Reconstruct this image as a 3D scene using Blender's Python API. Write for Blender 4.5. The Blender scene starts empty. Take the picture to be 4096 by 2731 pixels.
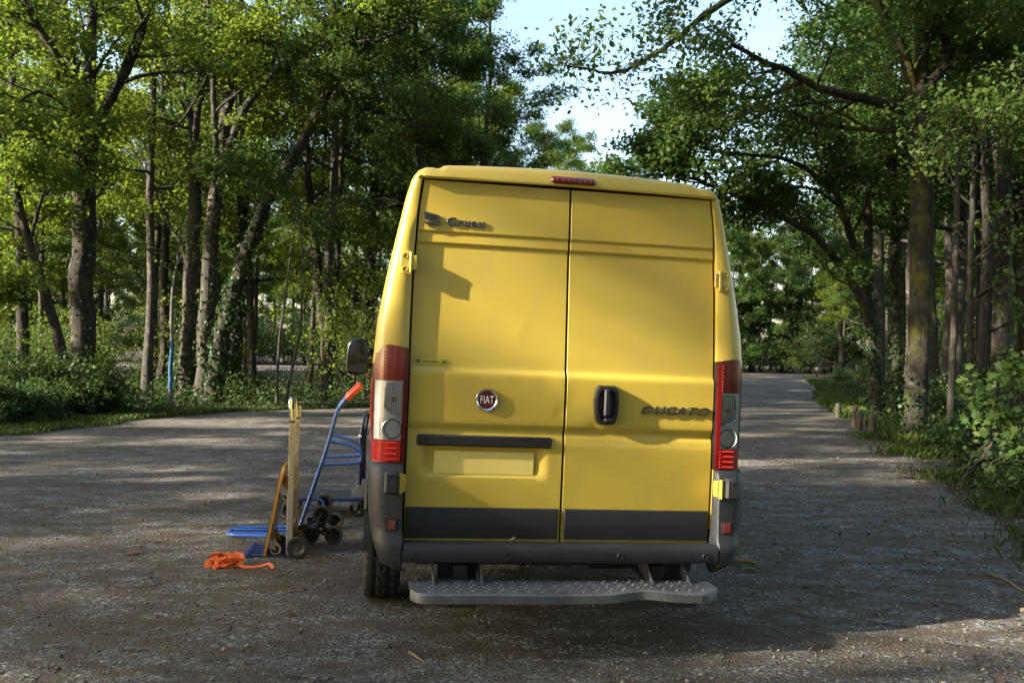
import bpy, math, random
import numpy as np
from mathutils import Vector, Matrix
R = math.radians
SC = bpy.context.scene
COL = SC.collection

# ------------------------------------------------------------------ camera, sky, sun, exposure
CAM_H = 1.5
F_PX = 3400 / 1.7415            # focal length in pixels of a 2352 px wide frame
PITCH, ROLL = 0.01537, -0.015
cam_rot = Matrix.Rotation(PITCH, 4, 'X') @ Matrix.Rotation(ROLL, 4, 'Y')
cd = bpy.data.cameras.new('camera'); cam = bpy.data.objects.new('camera', cd); COL.objects.link(cam)
cam.matrix_world = Matrix.Translation((0, 0, CAM_H)) @ cam_rot @ Matrix.Rotation(R(90), 4, 'X')
cd.sensor_width = 36; cd.lens = 36 * 3400 / 4096; cd.clip_start = .05; cd.clip_end = 1500
cd.dof.use_dof = True; cd.dof.focus_distance = 4.7; cd.dof.aperture_fstop = 5.0
SC.camera = cam

SUN_EL, SUN_HEAD = R(24), R(17.4)
sun_dir = Vector((math.cos(SUN_HEAD) * math.cos(SUN_EL), math.sin(SUN_HEAD) * math.cos(SUN_EL), -math.sin(SUN_EL)))
w = bpy.data.worlds.new('World'); SC.world = w; w.use_nodes = True
nt = w.node_tree; nt.nodes.clear()
sky = nt.nodes.new('ShaderNodeTexSky'); sky.sky_type = 'NISHITA'; sky.sun_disc = False
sky.sun_elevation = SUN_EL; sky.sun_rotation = math.atan2(-sun_dir.x, -sun_dir.y)
sky.dust_density = 2.0; sky.air_density = 1.3
bg = nt.nodes.new('ShaderNodeBackground'); bg.inputs['Strength'].default_value = 0.10
wo = nt.nodes.new('ShaderNodeOutputWorld')
nt.links.new(sky.outputs[0], bg.inputs[0]); nt.links.new(bg.outputs[0], wo.inputs[0])
sd = bpy.data.lights.new('sun', 'SUN'); so = bpy.data.objects.new('sun', sd); COL.objects.link(so)
sd.energy = 5.0; sd.angle = R(0.5); sd.color = (1.0, .90, .74)
so.rotation_euler = sun_dir.to_track_quat('-Z', 'Y').to_euler(); so.location = (-30, -10, 30)
SC.view_settings.view_transform = 'Standard'; SC.view_settings.look = 'None'
SC.view_settings.exposure = 2.17; SC.view_settings.gamma = 1.0; SC.view_settings.use_curve_mapping = False
cy = SC.cycles
cy.max_bounces = 7; cy.diffuse_bounces = 3; cy.glossy_bounces = 3; cy.transmission_bounces = 5; cy.transparent_max_bounces = 8
cy.caustics_reflective = False; cy.caustics_refractive = False
cy.use_denoising = True

# ------------------------------------------------------------------ helpers
def at(u, v, y):
    """world point at depth y under a pixel of the photograph seen 2352 px wide"""
    d = cam_rot.to_3x3() @ Vector(((u - 1176) / F_PX, 1.0, -(v - 784.2) / F_PX))
    t = y / d.y
    return Vector((0, 0, CAM_H)) + d * t

def tag(o, label=None, cat=None, group=None, kind=None):
    if label: o['label'] = label
    if cat: o['category'] = cat
    if group: o['group'] = group
    if kind: o['kind'] = kind
    return o

def empty(name, loc=(0, 0, 0), rz=0.0):
    o = bpy.data.objects.new(name, None); COL.objects.link(o)
    o.location = loc; o.rotation_euler = (0, 0, rz); o.empty_display_size = .2
    return o

def link(name, me, m=None, parent=None):
    o = bpy.data.objects.new(name, me); COL.objects.link(o)
    if m is not None and not me.materials: me.materials.append(m)
    if parent is not None: o.parent = parent
    return o

def copy_tree(o, parent=None):
    c = o.copy(); COL.objects.link(c)
    if parent is not None:
        c.parent = parent
    for ch in list(o.children): copy_tree(ch, c)
    return c

def np_mesh(name, V, F, smooth=False):
    V = np.ascontiguousarray(V, dtype=np.float32); F = np.ascontiguousarray(F, dtype=np.int32)
    k = F.shape[1]
    me = bpy.data.meshes.new(name)
    me.vertices.add(len(V)); me.vertices.foreach_set('co', V.ravel())
    me.loops.add(F.size); me.loops.foreach_set('vertex_index', F.ravel())
    me.polygons.add(len(F)); me.polygons.foreach_set('loop_start', np.arange(0, F.size, k, dtype=np.int32))
    try: me.polygons.foreach_set('loop_total', np.full(len(F), k, dtype=np.int32))
    except Exception: pass
    if smooth: me.polygons.foreach_set('use_smooth', np.ones(len(F), dtype=bool))
    me.update(calc_edges=True)
    return me

class MB:
    """collects shapes and links them as ONE mesh object"""
    def __init__(s): s.v = []; s.f = []
    def add(s, vs, fs):
        b = len(s.v); s.v += [tuple(p) for p in vs]; s.f += [tuple(i + b for i in f) for f in fs]; return s
    def loft(s, rings, closed=True, cap0=False, cap1=False):
        n = len(rings[0]); vs = [p for r in rings for p in r]; fs = []
        for i in range(len(rings) - 1):
            for j in range(n if closed else n - 1):
                k = (j + 1) % n
                fs.append((i * n + j, i * n + k, (i + 1) * n + k, (i + 1) * n + j))
        if cap0: fs.append(tuple(range(n - 1, -1, -1)))
        if cap1: fs.append(tuple((len(rings) - 1) * n + j for j in range(n)))
        return s.add(vs, fs)
    def box(s, c, d, rot=None, bev=0.0):
        c = Vector(c); h = Vector(d) / 2; M = rot if rot is not None else Matrix.Identity(3)
        b = min(bev, min(h) * .9)
        if b <= 0:
            vs = [c + M @ Vector((x * h.x, y * h.y, z * h.z)) for z in (-1, 1) for y in (-1, 1) for x in (-1, 1)]
            return s.add(vs, [(0, 2, 3, 1), (4, 5, 7, 6), (0, 1, 5, 4), (2, 6, 7, 3), (0, 4, 6, 2), (1, 3, 7, 5)])
        rings = []
        for z, i in ((-h.z, b), (-h.z + b, 0), (h.z - b, 0), (h.z, b)):
            X, Y = h.x - i, h.y - i; q = b if i == 0 else b * .4
            r = [(-X + q, -Y), (X - q, -Y), (X, -Y + q), (X, Y - q), (X - q, Y), (-X + q, Y), (-X, Y - q), (-X, -Y + q)]
            rings.append([c + M @ Vector((x, y, z)) for x, y in r])
        return s.loft(rings, True, True, True)
    def tube(s, pts, r, n=8, caps=True):
        P = [Vector(p) for p in pts]
        rs = r if hasattr(r, '__len__') else [r] * len(P)
        t0 = (P[1] - P[0]).normalized(); ref = Vector((0, 0, 1)) if abs(t0.z) < .9 else Vector((1, 0, 0))
        a = t0.cross(ref).normalized(); rings = []
        for i, p in enumerate(P):
            t = (P[min(i + 1, len(P) - 1)] - P[max(i - 1, 0)]).normalized()
            a = (a - t * a.dot(t)).normalized(); b = t.cross(a)
            rings.append([p + (a * math.cos(2 * math.pi * k / n) + b * math.sin(2 * math.pi * k / n)) * rs[i] for k in range(n)])
        return s.loft(rings, True, caps, caps)
    def lathe(s, prof, c, axis='x', n=24, caps=False):
        c = Vector(c); rings = []
        for a, r in prof:
            ring = []
            for k in range(n):
                t = 2 * math.pi * k / n; u, v = r * math.cos(t), r * math.sin(t)
                ring.append(c + (Vector((a, u, v)) if axis == 'x' else Vector((u, a, v)) if axis == 'y' else Vector((u, v, a))))
            rings.append(ring)
        return s.loft(rings, True, caps, caps)
    def prism(s, poly, vec):
        vec = Vector(vec); P = [Vector(p) for p in poly]
        return s.loft([P, [p + vec for p in P]], True, True, True)
    def build(s, name, m=None, parent=None, smooth=None, bevel=None):
        me = bpy.data.meshes.new(name); me.from_pydata(s.v, [], s.f)
        import bmesh
        bm = bmesh.new(); bm.from_mesh(me); bmesh.ops.recalc_face_normals(bm, faces=bm.faces)
        bm.to_mesh(me); bm.free()
        if smooth is not None:
            me.polygons.foreach_set('use_smooth', [True] * len(me.polygons))
            me.set_sharp_from_angle(angle=R(smooth))
        me.update()
        o = link(name, me, m, parent)
        if bevel:
            b = o.modifiers.new('bevel', 'BEVEL'); b.width = bevel; b.segments = 2; b.limit_method = 'ANGLE'; b.angle_limit = R(35)
        return o

def arc(pts, rad=.05, n=5):
    """polyline with rounded corners"""
    P = [Vector(p) for p in pts]; out = [P[0]]
    for i in range(1, len(P) - 1):
        a, b, c = P[i - 1], P[i], P[i + 1]
        r = min(rad, (a - b).length * .48, (c - b).length * .48)
        p, q = b + (a - b).normalized() * r, b + (c - b).normalized() * r
        for k in range(n + 1):
            t = k / n; out.append(p * (1 - t) ** 2 + b * 2 * t * (1 - t) + q * t * t)
    out.append(P[-1]); return out

# ------------------------------------------------------------------ materials
def new_mat(name):
    m = bpy.data.materials.new(name); m.use_nodes = True; n = m.node_tree; n.nodes.clear()
    out = n.nodes.new('ShaderNodeOutputMaterial')
    return m, n, out
def node(n, t, **kw):
    x = n.nodes.new(t)
    for k, v in kw.items():
        if k.startswith('i_'):
            x.inputs[k[2:]].default_value = v
        else: setattr(x, k, v)
    return x
def coords(n, scale=(1, 1, 1), kind='Object'):
    tc = node(n, 'ShaderNodeTexCoord'); mp = node(n, 'ShaderNodeMapping')
    mp.inputs['Scale'].default_value = scale; n.links.new(tc.outputs[kind], mp.inputs[0]); return mp.outputs[0]
def noise(n, co, scale, detail=4, rough=.55):
    x = node(n, 'ShaderNodeTexNoise'); x.inputs['Scale'].default_value = scale; x.inputs['Detail'].default_value = detail
    x.inputs['Roughness'].default_value = rough; n.links.new(co, x.inputs['Vector']); return x.outputs['Fac']
def ramp(n, fac, stops):
    x = node(n, 'ShaderNodeValToRGB'); e = x.color_ramp.elements
    while len(e) < len(stops): e.new(.5)
    for q, (p, c) in zip(e, stops): q.position = p; q.color = (*c, 1) if len(c) == 3 else c
    n.links.new(fac, x.inputs[0]); return x.outputs[0]
def mix(n, f, a, b, mode='MIX'):
    x = node(n, 'ShaderNodeMix', data_type='RGBA', blend_type=mode)
    for s, v in ((0, f), (6, a), (7, b)):
        if hasattr(v, 'is_linked'): n.links.new(v, x.inputs[s])
        else: x.inputs[s].default_value = v if s == 0 else ((*v, 1) if len(v) == 3 else v)
    return x.outputs[2]
def bump(n, h, strength, dist=.02):
    x = node(n, 'ShaderNodeBump'); x.inputs['Strength'].default_value = strength; x.inputs['Distance'].default_value = dist
    n.links.new(h, x.inputs['Height']); return x.outputs[0]

def mat(name, col, rough=.5, metal=0.0, var=.15, vs=6.0, bs=0.0, bscale=60.0, coat=0.0, scale=(1, 1, 1), spec=.5, rvar=.1):
    m, n, out = new_mat(name); b = node(n, 'ShaderNodeBsdfPrincipled')
    co = coords(n, scale); f = noise(n, co, vs, 5, .6)
    lo = tuple(c * (1 - var) for c in col); hi = tuple(min(1, c * (1 + var)) for c in col)
    n.links.new(ramp(n, f, [(.3, lo), (.7, hi)]), b.inputs['Base Color'])
    rr = node(n, 'ShaderNodeMapRange'); rr.inputs[3].default_value = max(.02, rough - rvar * rough); rr.inputs[4].default_value = min(1, rough + rvar)
    n.links.new(noise(n, co, vs * 3.1, 3), rr.inputs[0]); n.links.new(rr.outputs[0], b.inputs['Roughness'])
    b.inputs['Metallic'].default_value = metal; b.inputs['Coat Weight'].default_value = coat; b.inputs['Coat Roughness'].default_value = .12
    b.inputs['Specular IOR Level'].default_value = spec
    if bs: n.links.new(bump(n, noise(n, co, bscale, 3), bs), b.inputs['Normal'])
    n.links.new(b.outputs[0], out.inputs[0]); return m

def leaf_mat(name, cols, trans, tw=.45):
    m, n, out = new_mat(name)
    geo = node(n, 'ShaderNodeNewGeometry'); oi = node(n, 'ShaderNodeObjectInfo')
    base = ramp(n, geo.outputs['Random Per Island'], [(0, cols[0]), (.5, cols[1]), (.9, cols[2])])
    hv = node(n, 'ShaderNodeHueSaturation'); n.links.new(base, hv.inputs['Color'])
    mr = node(n, 'ShaderNodeMapRange'); mr.inputs[3].default_value = .475; mr.inputs[4].default_value = .515
    n.links.new(oi.outputs['Random'], mr.inputs[0]); n.links.new(mr.outputs[0], hv.inputs['Hue'])
    mv = node(n, 'ShaderNodeMapRange'); mv.inputs[3].default_value = .75; mv.inputs[4].default_value = 1.2
    n.links.new(noise(n, coords(n), .7, 2), mv.inputs[0]); n.links.new(mv.outputs[0], hv.inputs['Value'])
    d = node(n, 'ShaderNodeBsdfPrincipled'); d.inputs['Roughness'].default_value = .5; d.inputs['Specular IOR Level'].default_value = .18
    t = node(n, 'ShaderNodeBsdfTranslucent')
    n.links.new(hv.outputs[0], d.inputs['Base Color'])
    n.links.new(mix(n, .65, hv.outputs[0], trans), t.inputs[0])
    ms = node(n, 'ShaderNodeMixShader'); ms.inputs[0].default_value = tw
    n.links.new(d.outputs[0], ms.inputs[1]); n.links.new(t.outputs[0], ms.inputs[2]); n.links.new(ms.outputs[0], out.inputs[0])
    return m

def bark_mat(name, dark, light, moss=.0, blue=False):
    m, n, out = new_mat(name); b = node(n, 'ShaderNodeBsdfPrincipled')
    co = coords(n, (1, 1, .16)); f = noise(n, co, 26, 8, .7)
    c = ramp(n, f, [(.32, dark), (.55, tuple((a + b_) / 2 for a, b_ in zip(dark, light))), (.72, light)])
    c2 = coords(n); li = noise(n, c2, 5.5, 6, .7)
    x = node(n, 'ShaderNodeMapRange'); x.inputs[1].default_value = .56; x.inputs[2].default_value = .66; n.links.new(li, x.inputs[0])
    c = mix(n, x.outputs[0], c, tuple(min(1, a * 1.25) for a in light))
    if moss:
        y = node(n, 'ShaderNodeMapRange'); y.inputs[1].default_value = .62 - moss * .25; y.inputs[2].default_value = .72 - moss * .2
        n.links.new(noise(n, coords(n, (1, 1, .6)), 1.9, 5, .65), y.inputs[0]); c = mix(n, y.outputs[0], c, (.085, .085, .018))
    n.links.new(c, b.inputs['Base Color']); b.inputs['Roughness'].default_value = .85; b.inputs['Specular IOR Level'].default_value = .2
    n.links.new(bump(n, f, 1.0, .07), b.inputs['Normal'])
    n.links.new(b.outputs[0], out.inputs[0]); return m

def gravel_mat(name, dirt, grit, litter):
    m, n, out = new_mat(name); b = node(n, 'ShaderNodeBsdfPrincipled'); co = coords(n)
    big = noise(n, coords(n, (1, 2.2, 1)), .55, 5, .65); mid = noise(n, coords(n, (1, 1.7, 1)), 3.2, 6, .7); fine = noise(n, co, 42, 6, .75)
    vo = node(n, 'ShaderNodeTexVoronoi'); vo.inputs['Scale'].default_value = 55; n.links.new(co, vo.inputs['Vector'])
    vo2 = node(n, 'ShaderNodeTexVoronoi'); vo2.inputs['Scale'].default_value = 130; n.links.new(co, vo2.inputs['Vector'])
    sp = node(n, 'ShaderNodeSeparateColor'); n.links.new(vo.outputs['Color'], sp.inputs[0])
    st = ramp(n, sp.outputs[0], [(0, tuple(x * .45 for x in grit)), (.5, grit), (.85, tuple(x * 1.35 for x in grit)), (1, (.46, .43, .38))])
    so_ = ramp(n, fine, [(.3, tuple(x * .5 for x in dirt)), (.7, tuple(x * 1.5 for x in dirt))])
    mk = node(n, 'ShaderNodeMapRange'); mk.inputs[1].default_value = .44; mk.inputs[2].default_value = .58; n.links.new(mid, mk.inputs[0])
    c = mix(n, mk.outputs[0], so_, st)
    mb = node(n, 'ShaderNodeMapRange'); mb.inputs[1].default_value = .50; mb.inputs[2].default_value = .68; n.links.new(big, mb.inputs[0])
    c = mix(n, mb.outputs[0], c, mix(n, fine, litter, dirt))
    n.links.new(c, b.inputs['Base Color']); b.inputs['Roughness'].default_value = .9; b.inputs['Specular IOR Level'].default_value = .25
    ad = node(n, 'ShaderNodeMath', operation='ADD'); n.links.new(vo.outputs['Distance'], ad.inputs[0]); n.links.new(vo2.outputs['Distance'], ad.inputs[1])
    ad2 = node(n, 'ShaderNodeMath', operation='MULTIPLY_ADD'); n.links.new(fine, ad2.inputs[0]); ad2.inputs[1].default_value = -1.2; n.links.new(ad.outputs[0], ad2.inputs[2])
    bp = node(n, 'ShaderNodeBump', invert=True); bp.inputs['Strength'].default_value = .8; bp.inputs['Distance'].default_value = .015
    n.links.new(ad2.outputs[0], bp.inputs['Height']); n.links.new(bp.outputs[0], b.inputs['Normal'])
    n.links.new(b.outputs[0], out.inputs[0]); return m

M = {}
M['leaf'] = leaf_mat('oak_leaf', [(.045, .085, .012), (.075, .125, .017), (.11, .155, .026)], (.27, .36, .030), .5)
M['leaf_dark'] = leaf_mat('dark_leaf', [(.030, .062, .015), (.048, .092, .020), (.075, .12, .028)], (.15, .23, .03), .42)  # darker, less yellow leaf green
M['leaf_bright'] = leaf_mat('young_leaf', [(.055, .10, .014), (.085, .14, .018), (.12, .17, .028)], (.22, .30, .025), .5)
M['ivy'] = leaf_mat('ivy_leaf', [(.014, .034, .010), (.024, .050, .014), (.042, .072, .02)], (.05, .09, .016), .2)
M['cover'] = leaf_mat('bramble_leaf', [(.026, .056, .018), (.042, .082, .024), (.07, .11, .034)], (.09, .15, .025), .3)
M['grass'] = leaf_mat('grass_blade', [(.03, .058, .010), (.05, .085, .015), (.09, .105, .03)], (.10, .15, .02), .35)
M['dry_leaf'] = leaf_mat('dry_leaf', [(.09, .06, .03), (.16, .11, .06), (.26, .21, .13)], (.2, .14, .06), .15)
M['bark'] = bark_mat('oak_bark', (.012, .0105, .009), (.075, .066, .055), .3)
M['bark_pale'] = bark_mat('pale_bark', (.020, .0175, .0145), (.135, .122, .102), .2)
M['bark_moss'] = bark_mat('mossy_bark', (.010, .0085, .007), (.065, .058, .046), .5)
M['gravel'] = gravel_mat('gravel', (.112, .090, .067), (.158, .154, .144), (.052, .039, .027))
M['soil'] = gravel_mat('forest_soil', (.05, .042, .026), (.075, .062, .038), (.035, .04, .016))
# ------------------------------------------------------------------ the ground
rng = np.random.default_rng(7)
def sheet(name, poly, z, m, kind='structure'):
    mb = MB(); mb.add([(x, y, z) for x, y in poly], [tuple(range(len(poly)))])
    return tag(mb.build(name, m), kind=kind)
tag(sheet('ground', [(-500, -500), (500, -500), (500, 600), (-500, 600)], -.004, M['soil']))
LOT_EDGE = [(-16, 8.5), (-12.5, 11.5), (-10.2, 13.4), (-8.6, 14.6), (-8.2, 17.6), (-7.4, 19.9), (-6.2, 21.7), (-4.2, 23.2), (-1.5, 24.3), (1.5, 25.2), (3.6, 28), (5.4, 33), (8.6, 42), (12.5, 56), (18.5, 76.5)]
ROAD_EDGE = [(2.9, -6), (3.2, 2), (3.7, 5.6), (4.2, 7.3), (5.0, 9.6), (6.1, 12.6), (6.9, 15.2), (7.5, 17.4), (8.3, 20.4), (9.6, 26), (11.6, 32.5), (15.2, 41.5), (19.6, 56), (26, 76)]
def ragged(P, amp, step, seed):
    r = np.random.default_rng(seed); out = []
    for (x0, y0), (x1, y1) in zip(P[:-1], P[1:]):
        k = max(1, int(math.hypot(x1 - x0, y1 - y0) / step))
        for i in range(k):
            t = i / k; out.append((x0 + (x1 - x0) * t + r.normal(0, amp), y0 + (y1 - y0) * t + r.normal(0, amp)))
    return out + [P[-1]]
sheet('gravel_lot', ragged(ROAD_EDGE, .10, .5, 1) + [(30, 82), (10, 84)] + ragged(LOT_EDGE[::-1], .12, .5, 2) + [(-22, 4), (-30, -8)], 0.0, M['gravel'])
sheet('far_road', ragged([(-75, 54), (-40, 58), (-20, 64), (-4, 72)], .3, 2, 3) + ragged([(-6, 96), (-30, 86), (-60, 74), (-90, 66)], .3, 2, 4), 0.0, M['gravel'])

def inside(P, x, y):
    c = False; j = len(P) - 1
    for i in range(len(P)):
        if (P[i][1] > y) != (P[j][1] > y) and x < (P[j][0] - P[i][0]) * (y - P[i][1]) / (P[j][1] - P[i][1]) + P[i][0]: c = not c
        j = i
    return c
LOT = ROAD_EDGE + [(30, 82), (10, 84)] + LOT_EDGE[::-1] + [(-22, 4), (-30, -8)]

# loose stones on the gravel: real pebbles near the camera
def stones(n):
    th = rng.uniform(-.62, .62, n); d = 3.0 + 11 * rng.random(n) ** 1.7
    x, y = d * np.tan(th), d
    ok = np.array([inside(LOT, a, b) for a, b in zip(x, y)]); x, y = x[ok], y[ok]; n = len(x)
    s = np.clip(rng.lognormal(math.log(.0042), .50, n), .0022, .020) * (1 + (y - 3) * .04)
    base = np.array([(1, 0, 0), (0, 1, 0), (-1, 0, 0), (0, -1, 0), (.0, 0, .8), (0, 0, -.6)], float)
    V = base[None] * s[:, None, None] * rng.uniform(.6, 1.35, (n, 6, 3))
    a = rng.uniform(0, 6.28, n); c_, s_ = np.cos(a), np.sin(a)
    X = V[:, :, 0] * c_[:, None] - V[:, :, 1] * s_[:, None]; Y = V[:, :, 0] * s_[:, None] + V[:, :, 1] * c_[:, None]
    V = np.stack([X + x[:, None], Y + y[:, None], V[:, :, 2] + s[:, None] * .25], 2)
    F = np.array([(0, 1, 4), (1, 2, 4), (2, 3, 4), (3, 0, 4), (1, 0, 5), (2, 1, 5), (3, 2, 5), (0, 3, 5)])
    F = F[None] + (np.arange(n) * 6)[:, None, None]
    return np_mesh('gravel_stones', V.reshape(-1, 3), F.reshape(-1, 3))
def stone_mat():
    m, n, out = new_mat('loose_stone'); b = node(n, 'ShaderNodeBsdfPrincipled'); g = node(n, 'ShaderNodeNewGeometry')
    n.links.new(ramp(n, g.outputs['Random Per Island'], [(0, (.055, .045, .036)), (.35, (.11, .095, .078)), (.7, (.18, .165, .145)), (1, (.24, .225, .20))]), b.inputs['Base Color'])
    b.inputs['Roughness'].default_value = .8; n.links.new(b.outputs[0], out.inputs[0]); return m
tag(link('gravel_stones', stones(30000), stone_mat()), 'loose grey and tan stones scattered over the gravel lot', 'gravel', kind='stuff')

# ------------------------------------------------------------------ foliage tools
def unit(v): return v / np.maximum(np.linalg.norm(v, axis=-1, keepdims=True), 1e-9)
def leaves(P, size, rg, up=.8, wid=.6, N=None):
    """one folded four-cornered leaf at each point of P"""
    n = len(P)
    nr = unit(rg.normal(0, .65, (n, 3)) + np.array([0, 0, up])) if N is None else N
    t = unit(np.cross(nr, unit(rg.normal(0, 1, (n, 3))))); b = np.cross(nr, t)
    L = (size * rg.uniform(.7, 1.35, n))[:, None]
    V = np.stack([P - t * L * .5, P + b * L * wid * .5 + nr * L * .08, P + t * L * .5, P - b * L * wid * .5 + nr * L * .08], 1)
    return V.reshape(-1, 3), np.arange(4 * n).reshape(-1, 4)
def tubes(lines, nside):
    """many tapered tubes in one go: lines = [(pts(k,3), radii(k))]"""
    Vs, Fs, b = [], [], 0
    ang = np.arange(nside) * 2 * np.pi / nside; ca, sa = np.cos(ang), np.sin(ang)
    for P, r in lines:
        k = len(P); T = np.gradient(P, axis=0); T = unit(T)
        ref = np.array([0., 0, 1]) if abs(T[0, 2]) < .8 else np.array([1., 0, 0])
        A = unit(np.cross(T, ref)); B = np.cross(T, A)
        V = P[:, None] + (A[:, None] * ca[None, :, None] + B[:, None] * sa[None, :, None]) * r[:, None, None]
        Vs.append(V.reshape(-1, 3))
        i = np.arange(k - 1)[:, None] * nside; j = np.arange(nside)[None]; j2 = (j + 1) % nside
        Fs.append(np.stack([i + j, i + j2, i + nside + j2, i + nside + j], -1).reshape(-1, 4) + b); b += k * nside
    return np.concatenate(Vs), np.concatenate(Fs)
def wander(rg, p, d, L, k, wob, lift):
    P = [np.array(p, float)]; d = unit(np.array(d, float)); s = L / (k - 1)
    for _ in range(k - 1):
        d = unit(d + rg.normal(0, wob, 3) + np.array([0, 0, lift])); P.append(P[-1] + d * s)
    return np.array(P)
def along(P, t):
    f = t * (len(P) - 1); i = min(int(f), len(P) - 2); return P[i] + (P[i + 1] - P[i]) * (f - i), unit(P[i + 1] - P[i]), i
def sprout(rg, wood, tips, P, rad, n, L, lvl, t0=.3, spread=1.0, flat=.45):
    """side branches along a limb, twigs on those, leaves later at the twigs"""
    for q in range(n):
        t = t0 + (1 - t0) * (q + rg.random()) / n; p, tg, i = along(P, min(t, .999))
        a = rg.normal(0, 1, 3); a -= tg * a.dot(tg); a = unit(a); a[2] *= flat
        d = unit(a * spread + tg * rg.uniform(.3, .9) + np.array([0, 0, .12]))
        ln = L * rg.uniform(.55, 1.15) * (1.15 - .5 * t) * (min(1, .35 + rad[i] / .05) if lvl > 1 else 1); r = min(rad[i] * .55, .012 + .016 * ln)
        C = wander(rg, p, d, ln, 6 if lvl > 0 else 4, .16, .02)
        wood.append((C, np.linspace(r, r * .25, len(C))))
        if lvl > 0: sprout(rg, wood, tips, C, np.linspace(r, r * .3, len(C)), 4 if lvl > 1 else 5, L * .42, lvl - 1, .25, 1.0, flat)
        else: tips.append(C)
        if lvl == 1: tips.append(C[-3:])
def leaf_cloud(rg, tips, per, size, sig=.2, up=.8):
    Q = []
    for C in tips:
        t = rg.uniform(.2, 1.08, per) * (len(C) - 1); i = np.clip(t.astype(int), 0, len(C) - 2)
        p = C[i] + (C[i + 1] - C[i]) * (t - i)[:, None]
        Q.append(p + rg.normal(0, sig, (per, 3)) * np.array([1, 1, .55]))
    return leaves(np.concatenate(Q), size, rg, up)
def trunk_line(rg, H, r, wob=.05, lean=(0, 0)):
    k = 14; z = np.linspace(0, H, k); x = np.cumsum(rg.normal(0, wob, k)) * .8 + z * lean[0]; y = np.cumsum(rg.normal(0, wob, k)) * .8 + z * lean[1]
    x -= x[0]; y -= y[0]; P = np.stack([x, y, z], 1)
    rad = r * (1 - .75 * (z / H) ** 1.1); rad[0] *= 1.35; rad[1] *= 1.02
    return P, rad
def ivy_on(rg, P, rad, n, z0, z1, size):
    Q, N = [], []
    zz = P[:, 2]
    for _ in range(n):
        z = z0 + (z1 - z0) * rg.random() ** 1.4; i = int(np.clip(np.searchsorted(zz, z) - 1, 0, len(P) - 2)); f = (z - zz[i]) / max(zz[i + 1] - zz[i], .01)
        c = P[i] + (P[i + 1] - P[i]) * np.clip(f, 0, 1); a = rg.uniform(0, 6.283) ; o = np.array([math.cos(a), math.sin(a), .1])
        Q.append(c + o * (rad[i] + abs(rg.normal(0, .06)) + .02)); N.append(unit(o + rg.normal(0, .45, 3)))
    return leaves(np.array(Q), size, rg, N=np.array(N), wid=.9)

def finish_tree(root, rg, wood, thick, tips, per, size, bark, leafm, sig=.2, ivy=None, up=.8, extra=None):
    V, F = tubes(thick, 12); V2, F2 = tubes(wood, 5) if wood else (np.zeros((0, 3)), np.zeros((0, 4), int))
    me = np_mesh('trunk', np.concatenate([V, V2]), np.concatenate([F, F2 + len(V)]), True)
    link('trunk', me, bark, root)
    if tips:
        V, F = leaf_cloud(rg, tips, per, size, sig, up)
        link('crown', np_mesh('crown', V, F), leafm, root)
    if ivy is not None: link('ivy', np_mesh('ivy', *ivy), M['ivy'], root)

def wild_tree(seed, H, r, crown0, limbs, L, per, size, leafm, bark, name, lean=(0, 0), fork=False):
    rg = np.random.default_rng(seed); root = empty(name)
    P, rad = trunk_line(rg, H, r, .07, lean); thick = [(P, rad)]; wood, tips = [], []
    for q in range(limbs):
        t = crown0 + (1 - crown0) * (q + rg.random()) / limbs; p, tg, i = along(P, min(t, .985)); a = q * 2.4 + rg.normal(0, .4)
        el = .15 + .75 * (t - crown0) / (1 - crown0); d = np.array([math.cos(a), math.sin(a), el])
        ln = L * (1.1 - .6 * ((t - crown0) / (1 - crown0)) ** 2) * rg.uniform(.7, 1.1); C = wander(rg, p, d, ln, 8, .14, .03)
        rr = np.linspace(rad[i] * .5, .015, 8); wood.append((C, rr)); sprout(rg, wood, tips, C, rr, 5, ln * .5, 1, .25)
    finish_tree(root, rg, wood, thick, tips, per, size, bark, leafm)
    return root

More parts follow.
